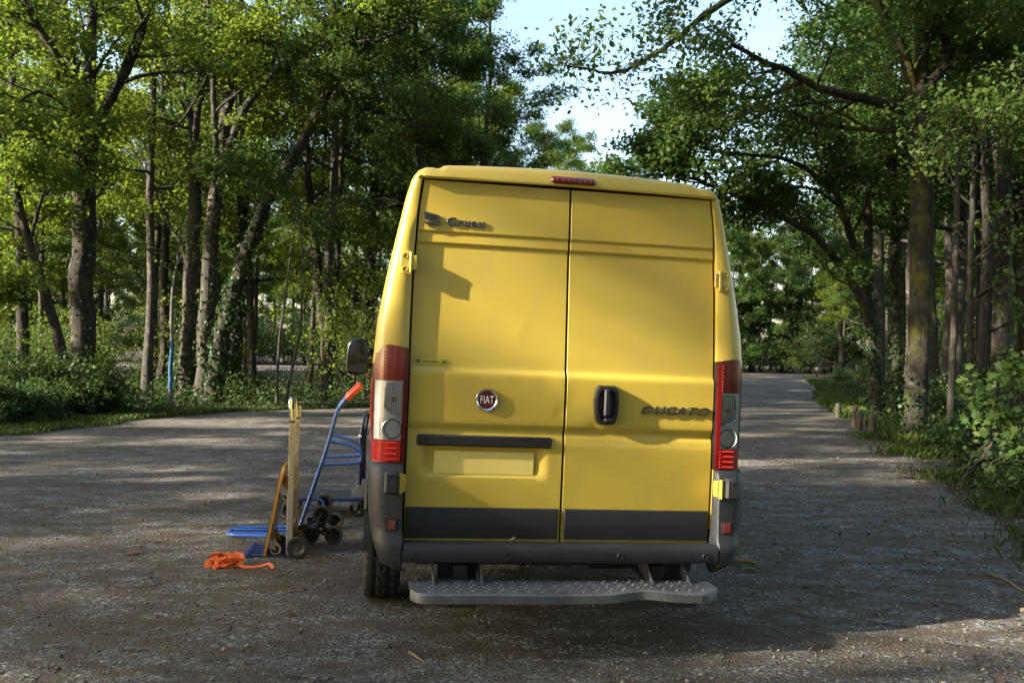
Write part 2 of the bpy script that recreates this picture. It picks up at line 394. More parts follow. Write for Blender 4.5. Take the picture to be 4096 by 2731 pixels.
def traced_tree(name, label, y, stems, seed, bark, leafm, per=60, size=.13, side=7, L=3.2, t0=.35, ivy=None, cat='tree', lvl=1, sig=.2, bare=(), sprigs=()):
    """a tree whose trunk and limbs follow lines through real points: stems = [(pixel line, radii in metres, depth offsets)]"""
    rg = np.random.default_rng(seed); px0 = stems[0][0][0]; b = at(px0[0], px0[1], y); root = empty(name, (b.x, b.y, 0))
    base = np.array([b.x, b.y, 0.]); thick, wood, tips = [], [], []
    for k, (line, rr, dy) in enumerate(stems):
        K = []
        for i, (u, v) in enumerate(line):
            f = i / (len(line) - 1); q = at(u, v, y + dy[0] + (dy[1] - dy[0]) * f); K.append(np.array(q) - base)
        K = np.array(K)
        if k == 0: K[0, 2] = -.03
        # smooth and wobble the line
        T = np.linspace(0, len(K) - 1, 4 * len(K)); P = np.stack([np.interp(T, np.arange(len(K)), K[:, c]) for c in range(3)], 1)
        for _ in range(3): P[1:-1] = .5 * P[1:-1] + .25 * (P[:-2] + P[2:])
        P[1:-1] += rg.normal(0, rr[0] * .07, P[1:-1].shape)
        rad = .86 * np.linspace(rr[0], rr[1], len(P)) * rg.uniform(.94, 1.06, len(P))
        if k == 0: rad[0] *= 1.4; rad[1] *= 1.12
        thick.append((P, rad))
        if k in bare: continue
        s0 = t0 if k == 0 else .12
        Ls = L if rr[0] > .05 else L * .6
        sprout(rg, wood, tips, P, rad, side, Ls, lvl, s0)
    for k, t, pts, yy in sprigs:                     # thin twigs that hang free of a limb
        for u, v in pts:
            q = np.array(at(u, v, yy + rg.uniform(-.3, .3))) - base; Pk = thick[k][0]; j = int(np.argmin(np.linalg.norm(Pk - q, axis=1))); a = Pk[j]
            C = np.linspace(a, q, 7); C[1:-1] += rg.normal(0, .03, (5, 3)); wood.append((C, np.linspace(.007, .003, 7))); tips.append(C[-3:])
    iv = ivy_on(rg, thick[0][0], thick[0][1], *ivy) if ivy else None
    finish_tree(root, rg, wood, thick, tips, per, size, bark, leafm, sig, iv)
    return tag(root, label, cat)
# ------------------------------------------------------------------ trees one can pick out in the picture
# left of the lot
traced_tree('oak_tree', 'thick dark oak forking into four limbs, nearest big trunk at the left lot edge', 21,
    [([(192, 965), (190, 800), (190, 640), (193, 480), (197, 340)], (.36, .30), (0, 0)),
     ([(192, 360), (178, 250), (158, 180), (125, 120), (75, 40), (20, -60), (-40, -140)], (.17, .06), (0, -1.5)),
     ([(190, 340), (172, 200), (158, 90), (142, -20), (120, -160)], (.17, .07), (0, 1.2)),
     ([(198, 350), (203, 230), (209, 110), (216, 0), (226, -150)], (.21, .08), (0, .3)),
     ([(202, 380), (232, 270), (275, 190), (315, 110), (335, 40), (350, -60), (370, -160)], (.17, .06), (0, -1.0)),
     ([(182, 290), (140, 232), (85, 205), (40, 238), (-20, 275)], (.06, .025), (0, -1.5))],
    11, M['bark'], M['leaf'], per=19, size=.12, side=6, L=2.6, t0=.75, lvl=2, ivy=(350, .5, 6.0, .08))
traced_tree('forked_oak', 'grey oak with a sunlit forked top, left of the close pair of trunks', 26,
    [([(428, 930), (432, 780), (440, 620), (447, 480), (446, 330)], (.30, .20), (0, 0)),
     ([(446, 335), (434, 245), (417, 183), (400, 115), (385, 20), (370, -80)], (.13, .05), (0, .6)),
     ([(447, 330), (455, 250), (470, 190), (490, 110), (505, 20), (515, -90)], (.13, .05), (0, -.8)),
     ([(444, 300), (400, 285), (350, 262), (300, 258)], (.06, .02), (0, -1.0)),
     ([(436, 640), (418, 560), (402, 540), (380, 500), (345, 410), (300, 340)], (.07, .03), (0, .5))],
    12, M['bark_pale'], M['leaf'], per=19, size=.12, side=6, L=2.6, t0=.7, lvl=2, ivy=(500, .3, 3, .10))
traced_tree('branching_oak', 'tall oak whose long limb arches toward the open sky, right of the forked grey oak', 25,
    [([(466, 945), (470, 800), (478, 640), (488, 500), (505, 390), (515, 300), (527, 200), (545, 80), (556, -60)], (.30, .15), (0, .5)),
     ([(494, 450), (496, 330), (491, 220), (487, 110), (478, 0), (470, -100)], (.12, .06), (0, -.8)),
     ([(508, 400), (530, 330), (560, 250), (605, 195), (650, 140), (700, 108), (790, 101), (870, 95), (940, 62)], (.15, .05), (0, -2.5)),
     ([(640, 150), (650, 80), (665, 20), (660, -50)], (.06, .03), (0, -.4)),
     ([(700, 110), (740, 60), (790, 0), (840, -60)], (.06, .03), (0, -1.2)),
     ([(520, 260), (545, 160), (580, 60), (600, -40)], (.08, .04), (0, .8))],
    13, M['bark_pale'], M['leaf'], per=19, size=.12, side=6, L=2.5, t0=.75, lvl=2, ivy=(300, 1, 6, .1))
traced_tree('leaning_oak', 'oak leaning over the lot with arching branches, ivy round its lower trunk', 24,
    [([(488, 945), (500, 840), (520, 730), (545, 640), (580, 545), (618, 455), (668, 370), (712, 292), (742, 238), (775, 155), (815, 60), (850, -40)], (.29, .10), (0, -1.0)),
     ([(742, 242), (800, 238), (870, 262), (940, 290), (1010, 285)], (.09, .03), (0, -1.5)),
     ([(745, 225), (785, 178), (870, 152), (950, 128), (1000, 108)], (.09, .03), (0, -.8)),
     ([(775, 160), (840, 110), (920, 60), (980, 10), (1010, -40)], (.08, .03), (0, .8)),
     ([(870, 262), (930, 330), (1010, 372), (1080, 370)], (.05, .02), (0, .6))],
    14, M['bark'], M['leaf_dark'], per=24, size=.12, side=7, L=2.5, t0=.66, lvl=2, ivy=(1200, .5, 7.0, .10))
traced_tree('ivy_clad_oak', 'dark ivy covered trunk right behind the leaning oak', 27,
    [([(518, 935), (530, 820), (548, 720), (556, 600), (555, 470), (552, 330), (556, 200), (570, 60)], (.26, .10), (0, 0)),
     ([(553, 420), (590, 340), (612, 250), (640, 160)], (.08, .03), (0, .7))],
    15, M['bark'], M['leaf'], per=19, size=.13, side=7, L=2.6, t0=.5, lvl=2, ivy=(1200, .3, 6, .10))
traced_tree('twin_oak', 'double stemmed oak with a flared foot beside the van mirror', 30,
    [([(756, 885), (752, 790), (736, 690), (722, 560), (708, 430), (700, 300), (690, 160)], (.28, .10), (0, 0)),
     ([(758, 880), (765, 770), (772, 640), (778, 500), (782, 360), (800, 220), (815, 90)], (.17, .08), (0, .4)),
     ([(706, 420), (660, 350), (640, 260)], (.06, .02), (0, .5))],
    16, M['bark'], M['leaf'], per=19, size=.14, side=7, L=3.0, t0=.5, lvl=2)
traced_tree('pale_oak', 'sunlit pale trunk rising just left of the van roof', 32,
    [([(838, 900), (842, 760), (846, 640), (852, 520), (862, 400), (878, 280), (905, 150), (930, 30)], (.27, .12), (0, 0)),
     ([(850, 560), (876, 450), (905, 360), (930, 270)], (.12, .05), (0, .4)),
     ([(862, 400), (830, 320), (810, 220)], (.08, .03), (0, .7))],
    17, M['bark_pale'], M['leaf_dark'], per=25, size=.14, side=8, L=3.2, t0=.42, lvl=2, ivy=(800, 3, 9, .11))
traced_tree('bent_tree', 'thin tree bending left behind the big forked oak, low bare side branch', 19,
    [([(158, 930), (140, 800), (110, 690), (75, 590), (45, 480), (15, 370), (-20, 270)], (.15, .08), (0, 0)),
     ([(68, 560), (95, 455), (105, 440), (100, 400)], (.05, .02), (0, -.3)),
     ([(85, 690), (40, 688), (-10, 695)], (.045, .02), (0, -.4))],
    18, M['bark'], M['leaf'], per=17, size=.11, side=6, L=2.2, t0=.4, lvl=2)
traced_tree('white_sapling', 'slender whitish sapling leaning right, between the lot and the far road', 22.5,
    [([(655, 915), (665, 870), (682, 800), (694, 740), (692, 660), (696, 590), (690, 520), (672, 440)], (.055, .02), (0, 0))],
    19, M['bark_pale'], M['leaf_bright'], per=8, size=.09, side=5, L=1.1, t0=.45, lvl=1, cat='sapling')
traced_tree('grey_sapling', 'straight thin grey sapling beside the whitish leaning one', 23,
    [([(636, 890), (640, 790), (650, 720), (662, 640), (672, 540), (690, 470)], (.05, .02), (0, 0))],
    20, M['bark_pale'], M['leaf'], per=8, size=.09, side=5, L=1.1, t0=.4, lvl=1, cat='sapling')
def blue_bark():
    m, n, out = new_mat('blue_painted_bark'); b = node(n, 'ShaderNodeBsdfPrincipled')
    tc = node(n, 'ShaderNodeTexCoord'); sx = node(n, 'ShaderNodeSeparateXYZ'); n.links.new(tc.outputs['Object'], sx.inputs[0])
    nz = noise(n, tc.outputs['Object'], 9, 4)
    ad = node(n, 'ShaderNodeMath', operation='MULTIPLY_ADD'); n.links.new(nz, ad.inputs[0]); ad.inputs[1].default_value = .7; n.links.new(sx.outputs[2], ad.inputs[2])
    c = ramp(n, ad.outputs[0], [(0, (0, 0, 0)), (1, (1, 1, 1))])
    mr = node(n, 'ShaderNodeMapRange'); mr.inputs[1].default_value = .75; mr.inputs[2].default_value = .95; n.links.new(ad.outputs[0], mr.inputs[0])
    mr2 = node(n, 'ShaderNodeMapRange'); mr2.inputs[1].default_value = 2.2; mr2.inputs[2].default_value = 1.9; n.links.new(ad.outputs[0], mr2.inputs[0])
    mu = node(n, 'ShaderNodeMath', operation='MULTIPLY'); n.links.new(mr.outputs[0], mu.inputs[0]); n.links.new(mr2.outputs[0], mu.inputs[1])
    n.links.new(mix(n, mu.outputs[0], ramp(n, nz, [(.3, (.05, .045, .035)), (.7, (.14, .13, .1))]), (.012, .075, .17)), b.inputs['Base Color'])
    b.inputs['Roughness'].default_value = .8; n.links.new(b.outputs[0], out.inputs[0]); return m
traced_tree('painted_sapling', 'thin crooked stem daubed with blue paint, in front of the grey forked oak', 21,
    [([(390, 950), (392, 890), (391, 840), (396, 790), (393, 720), (398, 650), (410, 590), (415, 520)], (.07, .03), (0, .5))],
    21, blue_bark(), M['leaf'], per=10, size=.09, side=4, L=1.4, t0=.55, lvl=1, cat='sapling')

# right of the road
SPRIGS = [(4, .97, [(1291, 73), (1330, 92), (1345, 70), (1372, 46), (1398, 56), (1408, 75), (1316, 100), (1300, 130), (1279, 147), (1296, 156), (1318, 152), (1352, 135), (1360, 120), (1385, 140), (1335, 232), (1350, 222)], 11.9), (4, .6, [(1450, 150), (1465, 175), (1490, 130), (1520, 80), (1500, 60), (1560, 60), (1545, 120), (1500, 165), (1590, 90), (1430, 215), (1460, 205)], 12.6), (4, .45, [(1600, 0), (1640, 60), (1620, 110), (1680, 50), (1580, -30), (1500, -20), (1470, 10)], 13.2)]
traced_tree('mossy_oak', 'massive mossy oak standing at the right edge of the road behind the wooden posts', 16.4,
    [([(2102, 1030), (2108, 900), (2113, 760), (2118, 600), (2118, 440), (2112, 310), (2106, 200)], (.25, .24), (0, 0)),
     ([(2100, 230), (2078, 120), (2035, 55), (2010, -10), (1990, -90)], (.13, .06), (0, -.5)),
     ([(2108, 215), (2118, 100), (2122, 0), (2130, -140), (2140, -300)], (.19, .10), (0, .5)),
     ([(2110, 260), (2146, 175), (2180, 140), (2172, 95), (2146, 55), (2130, -10)], (.12, .07), (0, -.4)),
     ([(2110, -40), (1960, -100), (1800, -80), (1661, 7), (1610, 40), (1555, 92), (1500, 128), (1434, 165), (1390, 171), (1346, 157), (1300, 150)], (.10, .010), (0, -4.5)),
     ([(2090, 350), (2031, 356), (1970, 376), (1898, 396)], (.055, .015), (0, -.8)),
     ([(2096, 260), (2030, 238), (1970, 222), (1890, 210), (1809, 161), (1749, 141), (1696, 109), (1640, 60)], (.12, .03), (0, -1.5)),
     ([(1850, 185), (1740, 230), (1640, 210), (1560, 180)], (.06, .02), (-.6, -1.6)),
     ([(2112, 420), (2160, 330), (2220, 260), (2300, 200)], (.07, .02), (0, .6)),
     ([(2108, 300), (2000, 300), (1900, 290), (1800, 250), (1700, 260), (1600, 300)], (.07, .02), (0, 1.5))],
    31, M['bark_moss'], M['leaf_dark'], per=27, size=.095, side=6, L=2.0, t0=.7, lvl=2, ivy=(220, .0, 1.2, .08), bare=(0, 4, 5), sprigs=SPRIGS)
traced_tree('crooked_oak', 'oak with a limb curving up over the road, ivy at its sunlit foot', 20,
    [([(2013, 950), (2006, 850), (2000, 780), (1994, 720), (1990, 640), (1996, 560), (1990, 440), (1980, 320), (1970, 200)], (.17, .10), (0, .4)),
     ([(1996, 735), (1976, 680), (1940, 625), (1905, 578), (1868, 535), (1800, 500), (1721, 461), (1662, 435), (1626, 423), (1590, 408), (1519, 399), (1450, 405)], (.13, .02), (0, -2.5)),
     ([(1640, 428), (1630, 405), (1600, 370), (1540, 340), (1480, 320)], (.05, .015), (-2, -2.6)),
     ([(1990, 600), (1958, 560), (1942, 504), (1914, 423), (1905, 340), (1880, 260)], (.12, .05), (0, -.8)),
     ([(1914, 440), (1850, 385), (1790, 360), (1700, 355), (1620, 345), (1540, 310)], (.07, .02), (-.6, -2.5)),
     ([(1935, 480), (1870, 430), (1780, 430), (1690, 480)], (.05, .02), (-.4, -1.4))],
    32, M['bark'], M['leaf_dark'], per=29, size=.11, side=6, L=2.2, t0=.7, lvl=2, ivy=(1500, 0, 3.5, .06))
traced_tree('ivied_trunk', 'straight ivy wrapped trunk between the crooked oak and the mossy oak', 21,
    [([(2062, 930), (2058, 800), (2056, 640), (2052, 480), (2046, 320), (2040, 150)], (.15, .09), (0, 0))],
    33, M['bark'], M['leaf_dark'], per=37, size=.12, side=8, L=2.4, t0=.4, lvl=2, ivy=(2400, .3, 6.5, .065))
traced_tree('twin_trunk_tree', 'pair of thin trunks grown together with ivy at the foot, right of the mossy oak', 12.2,
    [([(2228, 1035), (2240, 930), (2252, 830), (2262, 700), (2266, 560), (2260, 420), (2262, 260)], (.09, .06), (0, .2)),
     ([(2226, 1030), (2226, 920), (2229, 780), (2227, 640), (2232, 480), (2240, 330)], (.06, .04), (0, .3))],
    34, M['bark'], M['leaf_dark'], per=8, size=.09, side=6, L=1.5, t0=.82, lvl=2, ivy=(600, .0, 1.4, .06))
traced_tree('slim_tree', 'slim bare trunk just right of the mossy oak', 15,
    [([(2182, 1000), (2186, 860), (2192, 720), (2196, 560), (2200, 400), (2204, 240)], (.075, .05), (0, .3))],
    35, M['bark'], M['leaf_dark'], per=8, size=.09, side=6, L=1.5, t0=.87, lvl=2)
traced_tree('tall_pale_tree', 'tall pale forking tree at the right margin, sunlit upper limbs', 19,
    [([(2318, 960), (2316, 800), (2312, 640), (2306, 480), (2296, 360), (2284, 240), (2270, 120), (2240, 10)], (.17, .09), (0, .5)),
     ([(2296, 340), (2312, 240), (2330, 120), (2345, 0)], (.10, .05), (0, .6))],
    36, M['bark_pale'], M['leaf'], per=29, size=.12, side=7, L=2.4, t0=.5, lvl=2)

# ------------------------------------------------------------------ the wood behind: every tree its own object
KINDS = [
    wild_tree(101, 16.5, .19, .34, 12, 4.0, 74, .115, M['leaf'], M['bark'], 'forest_tree'),
    wild_tree(102, 15.0, .14, .38, 12, 3.4, 74, .11, M['leaf_dark'], M['bark_pale'], 'forest_tree', (.03, .02)),
    wild_tree(103, 17.5, .22, .30, 13, 4.4, 78, .12, M['leaf_dark'], M['bark'], 'forest_tree', (-.04, .0)),
    wild_tree(104, 13.0, .11, .28, 12, 3.0, 66, .105, M['leaf'], M['bark_pale'], 'forest_tree', (.05, -.02)),
    wild_tree(105, 17.0, .20, .26, 14, 4.2, 34, .16, M['leaf'], M['bark'], 'forest_tree'),
    wild_tree(106, 14.0, .15, .06, 16, 4.6, 62, .17, M['leaf_dark'], M['bark'], 'forest_tree'),
]
def u_of(x, y): return 1176 + x / y * F_PX
used = set(); rf = random.Random(4)
LANDMARKS = [(60, 'the bent thin tree'), (192, 'the four limbed oak'), (430, 'the grey forked oak'), (500, 'the branching oak'), (600, 'the leaning oak'), (690, 'the whitish sapling'), (765, 'the double stemmed oak'), (850, 'the pale trunk'), (1000, 'the left of the van roof'), (1250, 'the middle of the van roof'), (1500, 'the right of the van roof'), (1790, 'the far end of the road'), (1960, 'the crooked oak'), (2058, 'the ivied trunk'), (2110, 'the mossy oak'), (2185, 'the slim trunk'), (2245, 'the pair of thin trunks'), (2320, 'the tall pale tree')]
LOOK = ['leafy green oak', 'pale barked slender oak', 'tall dark crowned oak', 'small pale barked oak', 'sparse crowned oak', 'dark tree leafy to the ground']
def where(x, y, front=30, deep=60):
    if y <= 2 or not -110 < u_of(x, y) < 2460: return None
    n = min(LANDMARKS, key=lambda q: abs(q[0] - u_of(x, y)))[1]
    return ('close behind ' if y < front else 'deeper behind ' if y < deep else 'far behind ') + n
def forest(x, y, kind, s, group, label):
    at_ = where(x, y)
    if at_: label = LOOK[kind] + ' ' + at_; group = 'trees ' + at_
    elif x > 4 and y > 2: group, label = 'trees at the right outside the view', 'oak at the right outside the view'
    o = KINDS[kind] if kind not in used else copy_tree(KINDS[kind])
    used.add(kind); o.location = (x, y, -.02); o.rotation_euler = (0, 0, rf.uniform(0, 6.28)); sc = s * rf.uniform(.9, 1.12); o.scale = (sc, sc, sc * rf.uniform(.95, 1.08))
    tag(o, label, 'tree', group)
def scatter(n, test, box, dmin, seed, group, label, smin=.85, smax=1.1, kinds=(0, 1, 2, 3), avoid=()):
    rr = random.Random(seed); P = list(avoid); c = 0
    for _ in range(6000):
        if c >= n: break
        x, y = rr.uniform(*box[:2]), rr.uniform(*box[2:])
        if not test(x, y) or any((x - a) ** 2 + (y - b) ** 2 < dmin * dmin for a, b in P): continue
        P.append((x, y)); forest(x, y, rr.choice(kinds), rr.uniform(smin, smax), group, label); c += 1
    return P
def edge_x(P, y):
    for (x0, y0), (x1, y1) in zip(P[:-1], P[1:]):
        if y0 <= y <= y1: return x0 + (x1 - x0) * (y - y0) / (y1 - y0)
    return P[-1][0] if y > P[-1][1] else P[0][0]
FAR = [(-75, 54), (-40, 58), (-20, 64), (-4, 72), (-6, 96), (-30, 86), (-60, 74), (-90, 66)]
far_road = lambda x, y: inside(FAR, x, y)
left_ok = lambda x, y: (not inside(LOT, x, y)) and x < edge_x(LOT_EDGE, y) - 3.0 and -120 < u_of(x, y) < 1090 and not far_road(x, y)
scatter(46, left_ok, (-40, -1, 25, 60), 2.7, 1, 'trees in the wood left of the lot', 'slender oak in the wood left of the lot')
scatter(34, lambda x, y: -100 < u_of(x, y) < 1150, (-75, -1, 97, 120), 4.2, 2, 'trees beyond the far road', 'tree beyond the far gravel road left of the van', 1.0, 1.3, (5, 5, 0))
scatter(20, lambda x, y: -700 < u_of(x, y) < -60, (-95, -22, 32, 100), 5, 8, 'trees in the wood left of the lot', 'slender oak in the wood left of the lot', 1.0, 1.2, (5, 0, 2))
scatter(9, lambda x, y: -100 < u_of(x, y) < 1000 and not (225 < u_of(x, y) < 400 or 545 < u_of(x, y) < 785) and not far_road(x, y) and x < edge_x(LOT_EDGE, y) - 4, (-34, -3, 40, 62), 5, 14, 'young trees deep in the wood left of the lot', 'young bushy tree deep in the wood left of the lot', .35, .6, (5,))
scatter(5, lambda x, y: 900 < u_of(x, y) < 1130, (-8, 2, 40, 75), 4, 9, 'trees in the wood left of the lot', 'slender oak in the wood left of the lot', 1.0, 1.1)
right_ok = lambda x, y: (y > 19 or u_of(x - 3.4, y) > 2330) and (y > 24 or abs(u_of(x, y) - 2110) > 150) and (x > edge_x(ROAD_EDGE, y) + (3.2 if y < 60 else 2)) and 1700 < u_of(x, y) < 2600
scatter(16, lambda x, y: right_ok(x, y) and x > edge_x(ROAD_EDGE, y) + 9, (14, 75, 22, 80), 4, 15, 'trees in the wood right of the road', 'unseen oak added right of the road', .5, 1.0, (5,))
scatter(40, right_ok, (8, 60, 13, 74), 2.9, 3, 'trees in the wood right of the road', 'unseen oak added right of the road', .85, 1.1, (1, 2, 3, 2), avoid=[(7.3, 16.4)])
scatter(64, lambda x, y: 1180 < u_of(x, y) < 2350, (-4, 66, 85, 122), 3.2, 5, 'trees closing the far end of the road', 'tree in the dark stand closing the far end of the road', .9, 1.15, (2, 5, 5))
# the wood that shades the lot from the left, out of the picture
LW = ('trees in the wood left of the lot', 'slender oak in the wood left of the lot')
SEEDS = (47, 12)
SHADE = scatter(SEEDS[1], lambda x, y: not inside(LOT, x, y) and not (y > 1 and u_of(x, y) > -250) and -5 < y - .315 * x < 14, (-33, -13.5, -20, 12), 3.4, SEEDS[0], *LW, .75, 1.1, (0, 3, 1, 4))
scatter(4, lambda x, y: not inside(LOT, x, y) and u_of(x, y) < -250 and 15 < y - .315 * x < 25, (-46, -15, 3, 16), 4.0, 22, *LW, .8, 1.0, (4,))

# unseen trees added behind the viewer and along the road to block sky light
BEHIND = [(11.0 * math.cos(R(a)) , 11.0 * math.sin(R(a)) + 1.0, k, sc_) for a, k, sc_ in [(-142, 2, .95), (-124, 0, 1.0), (-108, 2, 1.0), (-92, 1, 1.05), (-76, 0, 1.0), (-60, 2, 1.0), (-44, 0, 1.0), (-28, 2, 1.0), (-12, 0, 1.0)]]
BEHIND += [(18.0 * math.cos(R(a)), 18.0 * math.sin(R(a)), k, 1.15) for a, k in [(-136, 2), (-120, 0), (-106, 1), (-92, 2), (-78, 0), (-64, 2), (-50, 1), (-36, 0), (-20, 2), (-5, 1)]]
BEHIND += [(27.0 * math.cos(R(a)), 27.0 * math.sin(R(a)), k, 1.35) for a, k in [(-128, 2), (-112, 0), (-96, 2), (-80, 0), (-64, 2), (-48, 0), (-32, 2), (-14, 0)]]
BEHIND += [(7.5, 4.5, 1, .9), (10.5, 9, 2, .95), (15, 11, 1, 1.0), (14, 4, 0, 1.0), (-24, -19, 1, 1.1)]
for x, y, k, s in BEHIND:
    forest(x, y, k, s, 'trees in the wood right of the road' if x > 4 else 'unseen trees added behind the viewer', 'unseen oak added right of the road' if x > 4 else 'unseen oak added behind the viewer')

for x, y, k, s in [(1.6, 60, 1, 1.02), (4.2, 64, 3, 1.15), (6.3, 61, 1, .98), (8.6, 66, 3, 1.2), (3.0, 70, 2, 1.0), (7.4, 72, 0, 1.0), (10.6, 71, 1, 1.0)]: forest(x, y, k, s, 'trees left of the road beyond the van', 'oak left of the road beyond the van')
for x, y, k, s in [(-15.5, 9.2, 2, 1.2), (-17, 12.6, 0, 1.25), (-18.5, 5.5, 2, 1.2)]: forest(x, y, k, s, 'tall unseen trees added left of the lot', 'tall unseen oak added left of the lot')  # unseen trees added to shade the canopy across the road
for x, y, k, s in [(10.5, 18.5, 2, 1.0), (12.2, 21.5, 2, 1.05), (11.6, 25, 1, 1.1), (14.5, 18, 2, 1.1), (14, 27, 2, 1.1), (16.5, 22.5, 2, 1.1), (13.5, 31.5, 2, 1.05)]: forest(x, y, k, s, 'trees in the wood right of the road', 'unseen oak added right of the road')

# ------------------------------------------------------------------ bushes and saplings of the understorey
def bush(seed, h, n, per, size, leafm, bark, name='bush', sp=.5):
    rg = np.random.default_rng(seed); root = empty(name); wood, tips = [], []
    for q in range(n):
        a = rg.uniform(0, 6.28); C = wander(rg, (rg.normal(0, .15), rg.normal(0, .15), 0), (math.cos(a) * sp, math.sin(a) * sp, 1), h * rg.uniform(.6, 1.1), 7, .16, -.02)
        rr = np.linspace(.006 + .006 * h, .004, 7); wood.append((C, rr)); sprout(rg, wood, tips, C, rr, 6, .42 * h, 1, .15)
    V, F = tubes(wood, 4); link('stem', np_mesh('stem', V, F, True), bark, root)
    V, F = leaf_cloud(rg, tips, per, size, .09 + .02 * h, .7); link('foliage', np_mesh('foliage', V, F), leafm, root)
    return root
BK = [bush(201, 2.6, 5, 10, .085, M['leaf_dark'], M['bark']), bush(202, 1.5, 8, 12, .085, M['cover'], M['bark']),
      bush(203, 4.2, 4, 11, .095, M['leaf'], M['bark_pale']), bush(204, .9, 9, 10, .075, M['cover'], M['bark']), bush(205, 3.4, 6, 16, .10, M['ivy'], M['bark'])]
bused = set(); BLOOK = ['loose dark green bush', 'dense low bush', 'tall thin leafy bush', 'small bramble clump', 'dark glossy bush']
def put_bush(k, x, y, s, group, label):
    o = BK[k] if k not in bused else copy_tree(BK[k]); bused.add(k)
    at_ = where(x, y, 26, 55)
    if at_: label = BLOOK[k] + ' ' + at_; group = 'bushes ' + at_
    o.location = (x, y, -.01); o.rotation_euler = (0, 0, rf.uniform(0, 6.28)); o.scale = (s, s, s * rf.uniform(.8, 1.1)); tag(o, label, 'bush', group)
def bushes(n, test, box, ks, seed, group, label, s0=.8, s1=1.25):
    rr = random.Random(seed); c = 0
    for _ in range(5000):
        if c >= n: break
        x, y = rr.uniform(*box[:2]), rr.uniform(*box[2:])
        if test(x, y): put_bush(rr.choice(ks), x, y, rr.uniform(s0, s1), group, label); c += 1
L = 'bushes under the trees left of the lot'
bushes(15, lambda x, y: -60 < u_of(x, y) < 330 and -4.5 < x - edge_x(LOT_EDGE, y) < -1.0, (-18, -7, 12, 21), (1, 3, 3), 1, L, 'dense dark bush at the left edge of the lot')
bushes(44, lambda x, y: -60 < u_of(x, y) < 1000 and not (235 < u_of(x, y) < 390 or 555 < u_of(x, y) < 775) and x < edge_x(LOT_EDGE, y) - 2.5 and not far_road(x, y), (-34, 0, 23, 46), (0, 2, 0, 1), 2, L, 'leafy understorey bush among the left hand trunks', .7, 1.25)
bushes(70, lambda x, y: -60 < u_of(x, y) < 1130 and not far_road(x, y), (-60, 0, 88, 108), (4, 0, 4), 12, 'bushes beyond the far road', 'leafy bush beyond the far gravel road', 1.3, 2.2)
Rr = 'bushes right of the road'
bushes(40, lambda x, y: u_of(x, y) < 2500 and x > edge_x(ROAD_EDGE, y) + 3.2 and (y > 20 or u_of(x, y) > 2200), (7, 32, 10, 55), (1, 0, 3, 1), 3, Rr, 'understorey bush in the shade right of the road', .7, 1.1)
bushes(10, lambda x, y: 1.3 < x - edge_x(ROAD_EDGE, y) < 2.8, (7, 26, 18, 65), (1, 3, 3), 4, Rr, 'low bush on the verge right of the road', .5, .9)
bushes(9, lambda x, y: 1.0 < x - edge_x(ROAD_EDGE, y) < 2.6, (4.6, 10, 7.5, 14.5), (3, 3, 1), 6, 'brambles by the near right verge', 'low bramble clump by the near right verge', .5, .8)
bushes(90, lambda x, y: 1200 < u_of(x, y) < 2300, (0, 52, 84, 98), (4, 0, 4), 5, 'bushes at the far end of the road', 'bush under the dark stand closing the far end of the road', 1.0, 1.8)

for a in range(-146, 0, 9): put_bush(2 if a % 2 else 0, 13.5 * math.cos(R(a)), 13.5 * math.sin(R(a)) + 1, 1.8, 'unseen bushes added behind the viewer', 'unseen tall bush added behind the viewer')  # unseen bushes added to close the sky gaps below the crowns

# the lobed-leaf sapling close on the right
def lobed(P, size, rg, up=.7):
    sh = np.array([(0, -.5), (.16, -.33), (.5, -.22), (.3, .02), (.46, .26), (.17, .2), (0, .55), (-.17, .2), (-.46, .26), (-.3, .02), (-.5, -.22), (-.16, -.33)])
    n = len(P); nr = unit(rg.normal(0, .5, (n, 3)) + np.array([-.35, -.35, up])); t = unit(np.cross(nr, unit(rg.normal(0, 1, (n, 3))))); b = np.cross(nr, t)
    L = (size * rg.uniform(.6, 1.3, n))[:, None, None]
    V = P[:, None] + (t[:, None] * sh[None, :, 0:1] + b[:, None] * sh[None, :, 1:2] + nr[:, None] * (np.abs(sh[None, :, 0:1]) * .25)) * L
    k = len(sh); return V.reshape(-1, 3), np.arange(n * k).reshape(-1, k)
rg = np.random.default_rng(77); root = empty('maple_sapling', (5.35, 10.2, 0)); wood, tips = [], []
for (u, v, yy, r_) in [(2312, 860, 10.2, .022), (2285, 870, 10.0, .014), (2352, 850, 9.9, .016), (2405, 800, 10.3, .018), (2345, 980, 9.8, .012)]:
    e = np.array(at(u, v, yy)) - np.array([5.35, 10.2, 0]); C = np.stack([np.linspace(0, e[c], 8) for c in range(3)], 1); C[1:-1, :2] += rg.normal(0, .03, (6, 2)); C[:, 0] += np.sin(np.linspace(0, 3.1, 8)) * .15
    rr = np.linspace(r_, .005, 8); wood.append((C, rr)); sprout(rg, wood, tips, C, rr, 6, .6, 1, .4)
V, F = tubes(wood, 6); link('stem', np_mesh('stem', V, F, True), M['bark_pale'], root)
Q = []
for C in tips:
    for _ in range(3): p, _t, _i = along(C, rg.uniform(.2, .99)); Q.append(p + rg.normal(0, .05, 3))
link('foliage', np_mesh('foliage', *lobed(np.array(Q), .10, rg)), M['leaf_dark'], root)
tag(root, 'young sapling with large lobed sunlit leaves at the right margin', 'sapling')

